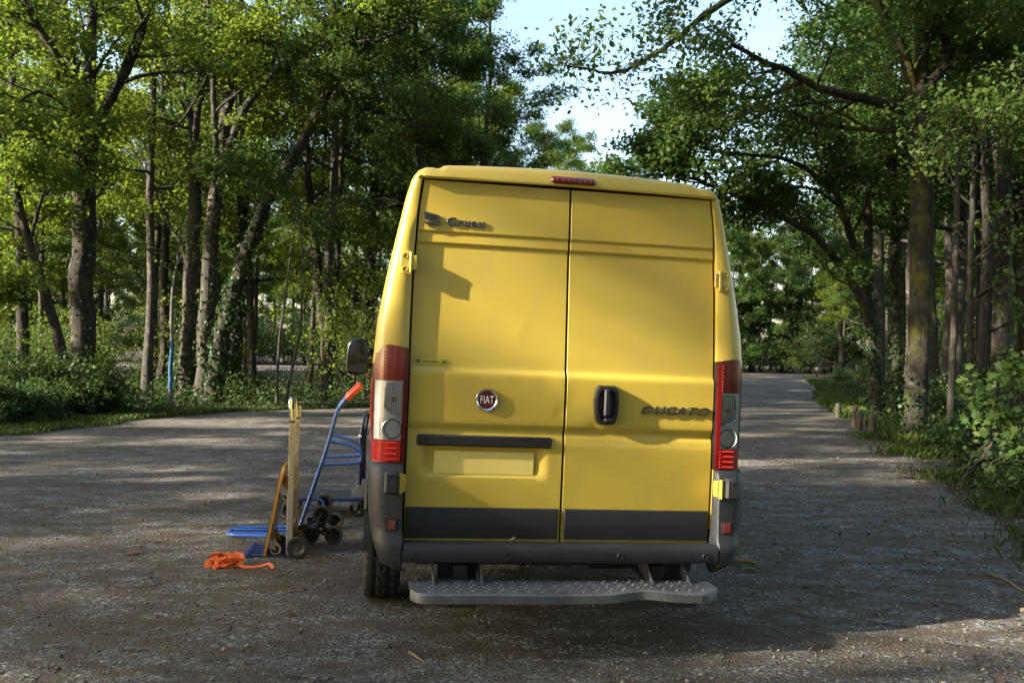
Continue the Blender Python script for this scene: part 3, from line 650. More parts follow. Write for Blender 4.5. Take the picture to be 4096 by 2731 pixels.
# ------------------------------------------------------------------ ground cover, grass, litter: nobody could count it
def cover(n, test, box, size, seed, hmax, clump):
    rg = np.random.default_rng(seed); m = n // 14
    cx, cyy = rg.uniform(box[0], box[1], m * 4), rg.uniform(box[2], box[3], m * 4)
    ok = np.array([test(a, b) for a, b in zip(cx, cyy)]); c = np.stack([cx, cyy], 1)[ok][:m]
    h = hmax * rg.random(len(c)) ** 1.5
    P = np.repeat(np.c_[c, h], 14, 0); P += rg.normal(0, 1, P.shape) * np.array([clump, clump, hmax * .22]); P[:, 2] = np.abs(P[:, 2]) + .02
    ok = np.array([test(a, b) for a, b in P[:, :2]]); return P[ok]
vr = lambda x, y: x > edge_x(ROAD_EDGE, y) + .55 + .35 * math.sin(y * 1.7) and u_of(x, y) < 2480
PR = np.concatenate([cover(26000, vr, (3.8, 12, 5.5, 17), .07, 1, .38, .16), cover(16000, vr, (7, 26, 15, 40), .1, 2, .45, .3)])
tag(link('ground_cover', np_mesh('ground_cover', *leaves(PR, .072, rng, up=1.1, wid=.75)), M['cover']), 'low bramble and ivy leaves carpeting the right verge', 'ground cover', kind='stuff')
vl = lambda x, y: x < edge_x(LOT_EDGE, y) - .9 and -100 < u_of(x, y) < 1100 and not far_road(x, y)
PL = np.concatenate([cover(16000, vl, (-22, 1, 12, 30), .1, 3, .5, .25), cover(12000, vl, (-45, 0, 24, 60), .13, 4, .5, .5)])
tag(link('ground_cover', np_mesh('ground_cover', *leaves(PL, .095, rng, up=1.0, wid=.7)), M['cover']), 'low green plants carpeting the wood floor left of the lot', 'ground cover', kind='stuff')
def grass(n, pick, seed, h):
    rg = np.random.default_rng(seed); P = np.array([pick(rg) for _ in range(n)]); n = len(P)
    a = rg.uniform(0, 6.28, n); d = np.stack([np.cos(a), np.sin(a), 0 * a], 1); b = np.stack([-d[:, 1], d[:, 0], 0 * a], 1)
    L = (h * rg.uniform(.35, 1.3, n))[:, None]; wd = .004 + .005 * rg.random(n)[:, None] * (P[:, 1:2] / 14)
    B = np.c_[P, np.zeros(n)]; k = rg.uniform(.15, .75, n)[:, None]
    V = np.stack([B - b * wd, B + b * wd, B + d * L * k * .35 + b * wd * .7 + np.array([0, 0, 1]) * L * .6, B + d * L * k + np.array([0, 0, 1]) * L * (1 - .25 * k)], 1)
    return np_mesh('grass', V.reshape(-1, 3), np.array([(0, 1, 2), (0, 2, 3)])[None].repeat(n, 0).reshape(-1, 3) + np.repeat(np.arange(n) * 4, 2)[:, None])
def near_edge(P, side, y0, y1, w0, sp):
    def pick(rg):
        y = rg.uniform(y0, y1); k = math.sin(y * .9) * .5 + math.sin(y * 2.3 + 1) * .5
        return (edge_x(P, y) + side * (w0 + abs(rg.normal(0, sp)) * (1 + .6 * k) - .25 * k), y)
    return pick
tag(link('grass', grass(22000, near_edge(LOT_EDGE, -1, 10, 25.2, -.35, 1.3), 1, .12), M['grass']), 'long grass along the left edge of the lot', 'grass', kind='stuff')
tag(link('grass', grass(16000, near_edge(ROAD_EDGE, 1, 14, 60, .0, .8), 2, .22), M['grass']), 'grass along the right verge of the road', 'grass', kind='stuff')
def tuft(rg):
    c = [(5.2, 8.6), (4.75, 7.0), (5.6, 10.6), (7.0, 16.2), (4.45, 6.3), (6.4, 13.6)][rg.integers(6)]; return (c[0] + rg.normal(0, .28), c[1] + rg.normal(0, .35))
tag(link('grass', grass(2600, tuft, 3, .15), M['grass']), 'grass tufts on the near right verge', 'grass', kind='stuff')
# dead leaves and twigs on the gravel
def litter(n, seed):
    rg = np.random.default_rng(seed); y = 3.2 + 14 * rg.random(n) ** 1.4; s = np.array([edge_x(ROAD_EDGE, b) for b in y])
    x = np.where(rg.random(n) < .7, s - np.abs(rg.normal(0, .9, n)) + .5, rg.uniform(-6, 4, n))
    P = np.stack([x, y, .012 + .01 * rg.random(n)], 1); return leaves(P, .05, rg, up=2.2, wid=.55)
tag(link('leaf_litter', np_mesh('leaf_litter', *litter(1800, 5)), M['dry_leaf']), 'dry fallen leaves scattered along the right verge and gravel', 'leaves', kind='stuff')
rg = np.random.default_rng(9); tw = []
for _ in range(420):
    y = 3.2 + 9 * rg.random() ** 1.3; x = rg.uniform(-.6, .62) * y
    if inside(LOT, x, y): a = rg.uniform(0, 6.28); tw.append((wander(rg, (x, y, .008), (math.cos(a), math.sin(a), 0), rg.uniform(.04, .22), 4, .18, .0) * np.array([1, 1, .3]) + np.array([0, 0, .006]), np.linspace(.0028, .001, 4)))
tag(link('twigs', np_mesh('twigs', *tubes(tw, 4)), M['bark_pale']), 'small dry twigs strewn over the gravel', 'twigs', kind='stuff')
# ------------------------------------------------------------------ the yellow van
def paint_mat():
    m, n, out = new_mat('van_yellow'); b = node(n, 'ShaderNodeBsdfPrincipled'); co = coords(n)
    c = ramp(n, noise(n, co, 2.3, 5, .6), [(.3, (.535, .388, .052)), (.7, (.565, .412, .058))])
    dm = node(n, 'ShaderNodeMapRange'); dm.inputs[1].default_value = .5; dm.inputs[2].default_value = .9; dm.inputs[4].default_value = .5
    n.links.new(noise(n, coords(n, (1, 1, .35)), 7, 8, .7), dm.inputs[0]); c = mix(n, dm.outputs[0], c, (.36, .28, .10))
    n.links.new(c, b.inputs['Base Color'])
    rr = node(n, 'ShaderNodeMapRange'); rr.inputs[3].default_value = .30; rr.inputs[4].default_value = .46; n.links.new(noise(n, co, 9, 6, .7), rr.inputs[0])
    n.links.new(rr.outputs[0], b.inputs['Roughness']); b.inputs['Coat Weight'].default_value = .35; b.inputs['Coat Roughness'].default_value = .18
    n.links.new(bump(n, noise(n, co, 3.0, 2), .12, .012), b.inputs['Normal'])
    n.links.new(b.outputs[0], out.inputs[0]); return m
M['yellow'] = paint_mat()
M['plastic'] = mat('grey_plastic', (.024, .0255, .029), .52, var=.25, vs=14, bs=.12, bscale=420)
M['clad'] = mat('dark_cladding', (.011, .012, .014), .5, var=.2, vs=8, bs=.08, bscale=300)
M['black'] = mat('black_plastic', (.012, .012, .013), .32, var=.2)
M['seal'] = mat('rubber_seal', (.008, .008, .008), .8)
M['rubber'] = mat('tyre_rubber', (.022, .022, .022), .75, var=.3, vs=20, bs=.1, bscale=200)
M['chrome'] = mat('chrome', (.75, .76, .78), .12, 1.0, var=.05)
M['dark_chrome'] = mat('dark_chrome', (.11, .115, .12), .22, .85, var=.05)
M['steel'] = mat('zinc_steel', (.42, .43, .44), .38, 1.0, var=.2, vs=12)
M['alu_plate'] = mat('grey_aluminium', (.125, .135, .145), .55, .4, var=.22, vs=9, bs=.12, bscale=60)
M['under'] = mat('underbody', (.02, .019, .018), .8, var=.3)
M['red'] = mat('red_lens', (.30, .006, .004), .14, var=.25, vs=40, coat=.8)
M['red_dark'] = mat('dark_red_lens', (.11, .004, .004), .16, var=.15, vs=12, coat=.4)
M['red_bead'] = mat('red_bead', (.75, .05, .03), .15, coat=.5)
M['refl'] = mat('red_reflector', (.13, .008, .006), .3, var=.3, vs=120, bs=.5, bscale=500)
M['silver'] = mat('lamp_reflector', (.80, .81, .82), .28, .35, var=.12, vs=30)
M['plate_yellow'] = mat('blank_plate_yellow', (.84, .66, .18), .45, var=.02)
M['badge_red'] = mat('badge_red', (.12, .008, .014), .25, coat=.6)
M['white'] = mat('white_enamel', (.75, .75, .73), .35)
M['sticker'] = mat('sticker_yellow', (.58, .51, .045), .4)
M['ink'] = mat('black_ink', (.01, .01, .01), .5)
M['dark_glass'] = mat('dark_glass', (.01, .012, .013), .05, coat=.5)
M['mirror'] = mat('mirror_glass', (.10, .11, .12), .02, 1.0, var=.02)
M['lens_grey'] = mat('grey_lens_bowl', (.48, .49, .50), .22, .5, var=.2, vs=30)
M['orange_bulb'] = mat('orange_bulb', (.7, .22, .04), .2)
def clear_mat():
    m, n, out = new_mat('clear_lens'); t = node(n, 'ShaderNodeBsdfTransparent'); t.inputs[0].default_value = (.93, .94, .95, 1)
    g = node(n, 'ShaderNodeBsdfGlossy'); g.inputs['Roughness'].default_value = .06; fr = node(n, 'ShaderNodeFresnel'); fr.inputs[0].default_value = 1.6
    co = coords(n); wv = node(n, 'ShaderNodeTexWave'); wv.inputs['Scale'].default_value = 22; wv.bands_direction = 'X'; n.links.new(co, wv.inputs[0])
    n.links.new(bump(n, wv.outputs['Fac'], .15, .01), g.inputs['Normal'])
    ms = node(n, 'ShaderNodeMixShader'); n.links.new(fr.outputs[0], ms.inputs[0]); n.links.new(t.outputs[0], ms.inputs[1]); n.links.new(g.outputs[0], ms.inputs[2])
    n.links.new(ms.outputs[0], out.inputs[0]); return m
M['clear'] = clear_mat()

van = empty('delivery_van')
van.matrix_world = Matrix.Translation((.2504, 4.4309, 0)) @ Matrix.Rotation(.15614, 4, 'Z') @ Matrix.Rotation(.02793, 4, 'Y')
tag(van, 'tall yellow delivery van parked on the gravel, rear doors toward the viewer', 'van')

K_LEAN = .08
def yv(z): return max(0.0, z - 1.4) * K_LEAN
def lerp_tab(tab, z):
    if z <= tab[0][0]: return tab[0][1]
    for (a, b), (c, d) in zip(tab[:-1], tab[1:]):
        if z <= c: return b + (d - b) * (z - a) / (c - a)
    return tab[-1][1]
DOOR_X = [(.53, .812), (.70, .814), (.92, .817), (1.39, .818), (1.63, .819), (1.87, .818), (2.06, .810), (2.23, .802), (2.385, .784)]
BODY_X = [(.45, .885), (.58, .95), (.70, .982), (.92, .990), (1.15, 1.0), (1.40, 1.004), (1.63, .990), (1.87, .952), (2.115, .905), (2.30, .868), (2.385, .845)]
ZS = [.45, .58, .70, .90, .929, .931, 1.0, 1.15, 1.33, 1.45, 1.469, 1.471, 1.63, 1.75, 1.87, 2.0, 2.115, 2.2, 2.3, 2.385]
TOP_OUT = [(.833, 2.410), (.812, 2.438), (.78, 2.456), (.745, 2.460), (.722, 2.457), (.708, 2.457), (.696, 2.462), (.684, 2.474), (.66, 2.480), (.5, 2.490), (.25, 2.500), (0, 2.504)]
TOP_IN = [(.780, 2.392), (.774, 2.393), (.765, 2.393), (.745, 2.393), (.722, 2.393), (.708, 2.393), (.696, 2.393), (.684, 2.393), (.66, 2.394), (.5, 2.395), (.25, 2.398), (0, 2.400)]
INN = [(lerp_tab(DOOR_X, z) + .006, z) for z in ZS] + TOP_IN
OUT = [(lerp_tab(BODY_X, z), z) for z in ZS] + TOP_OUT
NS = len(ZS)
def ring(f, y, top_y=None, lamp=0.0, sc=None):
    r = []
    for i, ((a, z0), (b, z1)) in enumerate(zip(INN, OUT)):
        x, z = a + (b - a) * f, z0 + (z1 - z0) * f
        yy = y if i < NS or top_y is None else top_y
        if lamp and i < NS and .93 < z0 < 1.47: yy += lamp
        r.append((x, yy + yv(z), z))
    return r + [(-x, y_, z) for x, y_, z in r[-2::-1]]
mb = MB()
rings = [ring(0, .06, .06), ring(0, .004, -.022), ring(.04, 0, -.027), ring(.45, -.004, -.018, .04), ring(.7, .004, -.004, .045), ring(.86, .022, .02, .04), ring(.95, .05, .055, .02), ring(1, .10, .11)]
mb.loft(rings, closed=False)
def side_ring(y, zt, wx, flat=0.0):
    """cross section further forward: roof height zt, width factor wx"""
    r = []
    for (b, z1) in OUT:
        z = .45 + (z1 - .45) * (zt - .45) / (2.504 - .45); r.append((b * wx, y, z))
    return r + [(-x, y_, z) for x, y_, z in r[-2::-1]]
front = [side_ring(.45, 2.504, 1), side_ring(1.6, 2.52, 1), side_ring(3.2, 2.52, 1), side_ring(3.75, 2.46, .995), side_ring(4.05, 2.26, .99), side_ring(4.62, 1.48, .97), side_ring(4.70, 1.40, .97), side_ring(5.15, 1.18, .93), side_ring(5.32, 1.0, .86), side_ring(5.38, .80, .78)]
mb.loft([rings[-1]] + front, closed=False, cap1=True)
body = mb.build('body', M['yellow'], van, 40)
# gutter groove of the roof ends and side swage line, dark trim along the flanks
for s in (-1, 1):
    mb = MB(); mb.box((s * 1.0, 2.35, .68), (.03, 3.9, .16), bev=.012); mb.build('side_moulding', M['plastic'], van, 40)
    for y0 in (1.0, 4.45):
        mb = MB()
        for k in range(14):
            a0, a1 = math.pi * k / 14, math.pi * (k + 1) / 14
            q = [(s * 1.012, y0 + math.cos(a) * r_, .345 + math.sin(a) * r_) for a, r_ in ((a0, .36), (a1, .36), (a1, .43), (a0, .43))]
            mb.prism(q, (-s * .05, 0, 0))
        mb.build('wheel_arch', M['plastic'], van, 40)
    mb = MB(); mb.prism([(s * 1.003, 3.55, 1.42), (s * 1.001, 4.45, 1.42), (s * .955, 4.10, 1.95), (s * .948, 3.60, 2.0)], (-s * .02, 0, 0)); mb.build('cab_window', M['dark_glass'], van)
    mb = MB(); mb.tube([(s * 1.002, .9, 1.30), (s * 1.002, 3.3, 1.30)], .012, 6); mb.build('sliding_rail', M['black'], van, 40)
    for dy in (1.62, 3.42):
        mb = MB(); mb.box((s * 1.001, dy, 1.2), (.012, .012, 1.1)); mb.build('door_gap', M['seal'], van)
mb = MB(); mb.prism([(-.80, 4.10, 2.20), (.80, 4.10, 2.20), (.88, 4.66, 1.46), (-.88, 4.66, 1.46)], (0, .03, .03)); mb.build('windscreen', M['dark_glass'], van)
mb = MB(); mb.box((0, 5.36, .50), (1.7, .12, .34), bev=.05); mb.build('front_bumper', M['plastic'], van, 40)
# backing behind the doors (rubber and inner frame)
mb = MB(); mb.prism([(-.83, .062, .5), (.83, .062, .5), (.83, .062, 1.4), (.81, .062 + yv(2.4), 2.41), (-.81, .062 + yv(2.4), 2.41), (-.83, .062, 1.4)], (0, .02, 0)); mb.build('door_seal', M['seal'], van)
mb = MB(); mb.box((0, 2.6, .43), (1.45, 4.6, .18)); mb.box((0, 1.0, .30), (1.55, .09, .09)); mb.box((.45, .9, .33), (.3, .8, .12)); mb.box((-.52, .55, .37), (.07, 1.2, .10)); mb.box((.52, .55, .37), (.07, 1.2, .10)); mb.build('underbody', M['under'], van)

# doors: one relief sheet each, folded back round the rim
SEAM = .0022
PROFILE = [(.53, -.002), (.70, -.002), (1.025, -.002), (1.065, .004), (1.083, .012), (1.098, .012), (1.128, -.004), (1.15, -.006), (1.375, -.006), (1.390, -.004), (1.415, .014), (1.43, .016), (2.044, .016), (2.056, .006), (2.060, .004), (2.106, .005), (2.116, -.003), (2.120, -.004), (2.40, -.004)]
def smooth(a, b, x):
    t = min(1, max(0, (x - a) / (b - a))); return t * t * (3 - 2 * t)
DENTS = {-1: [(-.10, 1.37, .05, .0018), (-.25, 1.62, .04, -.0012), (-.02, 1.20, .03, .003), (-.30, .72, .12, .001), (-.6, 1.8, .2, .0012), (-.35, 2.25, .18, -.001)],
         1: [(.16, 1.12, .035, .004), (.03, 1.26, .05, .002), (.10, .78, .10, .0015), (.55, 1.75, .22, -.0014), (.70, .85, .10, .0012), (.3, 2.2, .15, .001), (.5, 1.0, .1, .001)]}
def door_y(s, x, z):
    y = lerp_tab(PROFILE, z) + .012
    ex = (lerp_tab(DOOR_X, z) - abs(x))                      # creases die out at the outer rim
    if s < 0:                                                # recess for the number plate
        f = smooth(-.745, -.70, x) * (1 - smooth(-.15, -.075, x)) * smooth(.848, .885, z) * (1 - smooth(1.0, 1.03, z))
        y += .026 * f
    for cx, cz, r_, d in DENTS[s]: y += d * math.exp(-((x - cx) ** 2 + (z - cz) ** 2) / (r_ * r_))
    return y + yv(z)
for s in (-1, 1):
    zs = sorted(set([round(.532 + i * (2.382 - .532) / 92, 4) for i in range(93)] + [p[0] for p in PROFILE if .54 < p[0] < 2.38]))
    nx = 64; rows = []
    for z in zs:
        xo = lerp_tab(DOOR_X, z) - .004; x0 = SEAM + .003
        xs = [x0 + (xo - x0) * i / nx for i in range(nx + 1)]
        row = [(s * x, door_y(s, s * x, z), z) for x in xs]
        row = [(row[0][0] - 0, row[0][1] + .03, z), (row[0][0], row[0][1] + .004, z)] + [(row[0][0] + s * .003, row[0][1], z)] + row[1:-1] + [(row[-1][0] - s * .003, row[-1][1], z), (row[-1][0], row[-1][1] + .005, z), (row[-1][0], row[-1][1] + .03, z)]
        rows.append(row)
    edge0 = [(x, y + .03, z) for x, y, z in rows[0]]; edge1 = [(x, y + .03, z) for x, y, z in rows[-1]]
    mb = MB(); mb.loft([edge0] + rows + [edge1], closed=False)
    d = mb.build('rear_door', M['yellow'], van, 32)
    tag(d, 'left rear door with plate recess, badge and sticker' if s < 0 else 'right rear door with the black handle')
    # dark cladding along the foot of the door
    x0, x1 = (SEAM + .012), .803
    mb = MB(); ro = []
    for x in (x0, x0 + .006, x1 - .006, x1):
        e = 0 if x in (x0, x1) else .010
        ro.append([(s * x, .016, .541), (s * x, .009 - e, .545), (s * x, .008 - e, .60), (s * x, .008 - e, .690), (s * x, .010 - e * .5, .699), (s * x, .016, .703)])
    mb.loft(ro, closed=False); mb.build('door_cladding', M['clad'], d, 40)
left_door = [c for c in van.children if c.name.startswith('rear_door')][0]; right_door = [c for c in van.children if c.name.startswith('rear_door')][1]
# header lip under the roof edge
mb = MB(); mb.tube([(-.785, -.016 + yv(2.39), 2.391), (-.4, -.02 + yv(2.39), 2.396), (0, -.02 + yv(2.4), 2.399), (.4, -.02 + yv(2.39), 2.396), (.80, -.016 + yv(2.39), 2.389)], .007, 6); mb.build('roof_lip', M['yellow'], van, 40)
# brake light in the header
bl = MB(); bl.box((.004, .058 , 2.424), (.25, .035, .040), bev=.014); bo = bl.build('brake_light', M['red_dark'], van, 40)
mb = MB()
for k in range(7): mb.lathe([(-.002, .0), (-.002, .0045), (.004, .006)], (-.085 + k * .03, .041, 2.423), 'y', 8)
mb.build('light_beads', M['red_bead'], bo)

# ------------------------------------------------------------------ tail lamps
def tail_lamp(s):
    root = MB()
    sec = [(.822, .012), (.822, -.020), (.845, -.024), (.885, -.023), (.925, -.016), (.955, .002), (.978, .028), (.994, .062), (1.006, .11), (1.010, .17)]
    ztop = [1.500, 1.502, 1.505, 1.512, 1.517, 1.512, 1.475, 1.435, 1.40, 1.37]
    def P(i, z, off=0.0):
        x, y = sec[i]; wx = lerp_tab(BODY_X, z) / 1.004
        if i > 4: x = x * (1 + (wx - 1) * (i - 4) / 5)
        return (s * (x - off * .3), y + off + yv(z) * .3, z)
    def band(z0, z1, i0, i1, off=0.0, n=6):
        m_ = MB(); rr = []
        for k in range(n + 1):
            r_ = []
            for i in range(i0, i1 + 1):
                zt = ztop[i] if z1 > 1.40 else z1; r_.append(P(i, z0 + (zt - z0) * k / n, off))
            rr.append(r_)
        m_.loft(rr, closed=False); return m_
    h = band(.925, 1.55, 0, 9, .012); hb = h.build('tail_lamp', M['black'], van, 40)
    band(1.337, 1.55, 2, 9).build('red_lens', M['red_dark'], hb, 45)
    band(.928, 1.034, 2, 9).build('red_lens', M['red'], hb, 45)
    band(1.034, 1.337, 7, 9).build('red_lens', M['red'], hb, 45)
    band(.925, 1.55, 0, 2, -.0015).build('lamp_rim', M['red_dark'], hb, 45)
    band(1.034, 1.337, 2, 7, .0).build('clear_lens', M['clear'], hb, 60)
    # silver bowl behind the clear lens
    band(1.036, 1.335, 2, 7, .010).build('reflector', M['silver'], hb, 45)
    m_ = MB(); cx, cz = s * .893, 1.092
    m_.lathe([(-.013, .052), (-.016, .049), (-.013, .046), (-.006, .040), (-.002, .026), (.002, .012), (.003, 0)], (cx, -.003, cz), 'y', 32); bowl = m_.build('reversing_light', M['lens_grey'], hb, 50)
    m_ = MB()
    for r_, k_ in ((.042, 22), (.033, 18), (.024, 13)):
        for k in range(k_):
            a = 2 * math.pi * k / k_; m_.box((cx + r_ * math.cos(a), -.0125 if r_ > .04 else -.009, cz + r_ * math.sin(a)), (.006, .004, .006))
    tag(m_.build('light_facets', M['silver'], hb), kind='stuff')
    m_ = MB(); m_.lathe([(-.004, 0), (-.004, .009), (.002, .011)], (cx, -.006, cz), 'y', 14); m_.build('bulb', M['lens_grey'], hb, 50)
    m_ = MB(); m_.prism([(s * .852, -.016, 1.325), (s * .925, -.008, 1.325), (s * .936, -.003, 1.29), (s * .936, -.003, 1.20), (s * .918, -.009, 1.175), (s * .852, -.016, 1.155)], (0, -.003, 0)); ind = m_.build('indicator', M['lens_grey'], hb)
    for k in range(6): m_ = MB(); m_.box((s * (.859 + .0115 * k), -.0195 + .0013 * k, 1.245), (.004, .003, .14)); m_.build('indicator_rib', M['silver'], hb)
    m_ = MB(); m_.lathe([(-.004, .0), (-.004, .010), (.003, .014)], (s * .888, -.0165, 1.24), 'y', 12); m_.build('bulb', M['orange_bulb'], hb, 50)
    # rows of small red facets
    m_ = MB()
    for k in range(9): m_.lathe([(-.003, 0), (-.003, .003), (.003, .0045)], (s * (.944 if s < 0 else .848), (-.008 if s < 0 else -.0255) + yv(1.35 + k * .017) * .3, 1.348 + k * .0165), 'y', 8)
    for k in range(6): m_.lathe([(-.003, 0), (-.003, .003), (.003, .0045)], (s * (.944 if s < 0 else .848), (-.008 if s < 0 else -.0255), .94 + k * .0165), 'y', 8)
    m_.build('light_beads', M['red_bead'], hb, 50)
    for z0, z1, mm, n_ in ((.942, 1.024, M['red_bead'], 4), ):
        for k in range(n_):
            z = z0 + (z1 - z0) * k / (n_ - 1); m_ = MB(); m_.box((s * .892, -.0245 + yv(z) * .3, z), (.062, .003, .0075), bev=.001); m_.build('lens_rib', mm, hb)

for s in (-1, 1): tail_lamp(s)

# ------------------------------------------------------------------ bumper
def corner(s):
    W = [(.40, .875), (.43, .915), (.47, .94), (.524, .958), (.60, .978), (.70, .992), (.82, .998), (.925, .998)]
    Y = [(.40, -.085), (.43, -.118), (.46, -.128), (.535, -.128), (.552, -.118), (.575, -.095), (.62, -.088), (.86, -.072), (.905, -.055), (.922, -.030), (.925, -.01)]
    XI = [(.40, .816), (.53, .816), (.545, .812), (.60, .820), (.925, .824)]
    mb = MB(); rr = []
    for z in (.40, .43, .46, .50, .535, .552, .575, .62, .70, .78, .86, .905, .922, .925):
        w_, y_, xi = lerp_tab(W, z), lerp_tab(Y, z), lerp_tab(XI, z); r_ = [(s * xi, .03, z), (s * xi, y_ + .012, z), (s * (xi + .008), y_, z), (s * (w_ - .085), y_ + .002, z)]
        for k in range(1, 7):
            a = math.pi / 2 * k / 6; r_.append((s * (w_ - .085 + .085 * math.sin(a)), y_ + .115 - .113 * math.cos(a), z))
        r_ += [(s * w_, .22, z), (s * (w_ + .004), .60 - .28 * max(0, (.62 - z) / .2), z)]
        rr.append(r_)
    mb.loft(rr, closed=False, cap1=True, cap0=True); o = mb.build('bumper_corner', M['plastic'], van, 38)
    # hinge guard with its key hole, red reflector in a dark pocket
    mb = MB(); mb.box((s * .886, -.088, .836), (.066, .062, .108), bev=.010); g = mb.build('hinge_guard', M['plastic'], o, 40)
    mb = MB(); mb.lathe([(0, 0), (0, .009), (.004, .011)], (s * .886 + .004, -.1205, .868), 'y', 14); mb.build('key_hole', M['seal'], o)
    mb = MB(); mb.box((s * .872, -.0855, .628), (.062, .012, .066), bev=.004); mb.build('reflector_pocket', M['seal'], o)
    mb = MB(); mb.box((s * .872, -.0925, .628), (.042, .010, .050), bev=.003); mb.build('reflector', M['refl'], o)
    return o
for s in (-1, 1): corner(s)
mb = MB(); ro = []
for x in [-.812 + 1.624 * i / 40 for i in range(41)]:
    dd = .004 * math.sin(x * 4.1) + .0025 * math.sin(x * 11)
    ro.append([(x, .04, .526), (x, -.004, .534 ), (x, -.07, .544), (x, -.112, .541 + dd * .5), (x, -.128, .528 + dd * .3), (x, -.133, .512), (x, -.132 , .47), (x, -.122, .452), (x, -.09, .444), (x, .03, .445)])
mb.loft(ro, closed=False); bar = mb.build('bumper_bar', M['plastic'], van, 38)
for x in (-.752, -.294, .286, .742):
    mb = MB(); mb.lathe([(-.001, .0), (-.001, .009), (-.004, .0105), (-.005, .014), (-.001, .017), (.006, .0175)], (x, -.133, .489), 'y', 18); mb.build('parking_sensor', M['clad'], bar, 40)
# hinges
def hinge(s):
    mb = MB(); y0 = -.008 + yv(1.93)
    pl = [(.824, 1.883), (.838, 1.876), (.872, 1.884), (.884, 1.90), (.886, 1.97), (.876, 1.992), (.845, 1.998), (.824, 1.994)]
    mb.prism([(s * x, y0 + yv(z) - yv(1.93) + .014, z) for x, z in pl], (0, -.026, 0))
    mb.tube([(s * .832, y0 - .014, 1.886), (s * .832, y0 - .006, 1.992)], .009, 10)
    o = mb.build('upper_hinge', M['yellow'], van, 40, bevel=.004)
    for z in (1.903, 1.972):
        mb = MB(); mb.lathe([(-.003, .0135), (-.005, .0125), (.003, .009), (.003, 0)], (s * .862, y0 - .0115 + yv(z) - yv(1.93), z), 'y', 16); mb.build('hinge_bolt', M['yellow'], o, 40)
    mb = MB(); mb.box((s * .815, y0 - .006, 1.94), (.026, .016, .075), bev=.003); mb.build('hinge_leaf', M['yellow'], o)
    mb = MB(); mb.tube([(s * .838, -.082, .782), (s * .838, -.082, .880)], .0115, 10); mb.box((s * .822, -.055, .83), (.018, .05, .085), bev=.004); mb.build('lower_hinge', M['yellow'], van, 40)
for s in (-1, 1): hinge(s)
# black strip and plate in the recess
mb = MB(); mb.box((-.414, .012, 1.041), (.70, .030, .056), bev=.008); mb.build('plate_light_bar', M['clad'], left_door, 40)
mb = MB(); mb.box((-.412, .026, .928), (.52, .006, .118), bev=.002); tag(mb.build('number_plate', M['plate_yellow'], left_door, 40), 'blank yellow number plate')
# handle
mb = MB(); ho = [(.172, 1.352), (.262, 1.352), (.277, 1.33), (.284, 1.26), (.280, 1.20), (.268, 1.155), (.255, 1.146), (.180, 1.146), (.164, 1.16), (.152, 1.21), (.148, 1.27), (.156, 1.33)]
c0 = (.216, 1.25); rr = []
for f, y in ((1.0, .008), (.985, -.012), (.93, -.024), (.72, -.026), (.62, -.016), (.56, -.004), (.0, -.003)):
    rr.append([(c0[0] + (x - c0[0]) * f, y, c0[1] + (z - c0[1]) * (f if f > .9 else f * 1.04)) for x, z in ho])
mb.loft(rr, True); hd = mb.build('door_handle', M['black'], right_door, 35)
mb = MB(); mb.box((.214, -.026, 1.262), (.030, .022, .145), bev=.008); mb.build('grip', M['clad'], hd, 40)
mb = MB(); mb.lathe([(-.002, 0), (-.002, .008), (.002, .009)], (.210, -.026, 1.172), 'y', 14); mb.build('lock', M['steel'], hd, 40)
# lettering
def text_mesh(body, size, ext, shear=0.0, sx=1.0, bev=0.0, space=1.0, offset=0.0):
    cu = bpy.data.curves.new('lettering', 'FONT'); cu.body = body; cu.size = size; cu.extrude = ext; cu.shear = shear; cu.align_x = 'CENTER'; cu.align_y = 'CENTER'
    cu.bevel_depth = bev; cu.bevel_resolution = 1; cu.space_character = space; cu.resolution_u = 4; cu.offset = offset
    o = bpy.data.objects.new('tmp', cu); COL.objects.link(o); dg = bpy.context.evaluated_depsgraph_get()
    me = bpy.data.meshes.new_from_object(o.evaluated_get(dg)); bpy.data.objects.remove(o); bpy.data.curves.remove(cu)
    me.transform(Matrix.Diagonal((sx, 1, 1, 1))); return me
def put_text(name, me, m, parent, x, y, z, lean=True):
    me.materials.clear(); o = link(name, me, m, parent); o.location = (x, y, z)
    o.rotation_euler = (R(90) + (-math.atan(K_LEAN) if lean else 0), 0, 0); return o
put_text('model_lettering', text_mesh('DUCATO', .056, .004, 0.35, 1.52, .0008, 1.06, .0004), M['dark_chrome'], right_door, .590, -.001, 1.229, False)
put_text('maker_lettering', text_mesh('Gruau', .058, .004, .05, 1.28, .0008, 1.08, .0006), M['dark_chrome'], left_door, -.558, -.003 + yv(2.17) + .006, 2.166)
mb = MB()
def flat(poly): mb.prism([(x, yv(z) + .007, z) for x, z in poly], (0, -.012, 0))
flat([(-.776, 2.213), (-.700, 2.196), (-.706, 2.188), (-.752, 2.192), (-.764, 2.170), (-.769, 2.172)])
flat([(-.769, 2.165), (-.758, 2.158), (-.715, 2.160), (-.735, 2.152), (-.768, 2.150), (-.773, 2.158)])
flat([(-.757, 2.138), (-.735, 2.146), (-.688, 2.153), (-.688, 2.149), (-.735, 2.141)])
flat([(-.750, 2.188), (-.708, 2.184), (-.708, 2.178), (-.738, 2.181), (-.744, 2.172), (-.722, 2.168), (-.722, 2.163), (-.750, 2.167), (-.757, 2.178)])
flat([(-.708, 2.195), (-.694, 2.196), (-.699, 2.191), (-.690, 2.160), (-.708, 2.157)])
mb.build('maker_logo', M['dark_chrome'], left_door)
mb = MB(); mb.lathe([(.012, .060), (-.006, .060), (-.012, .056), (-.009, .048), (-.006, .046)], (-.415, .004, 1.254), 'y', 40); ba = mb.build('round_badge', M['chrome'], left_door, 50)
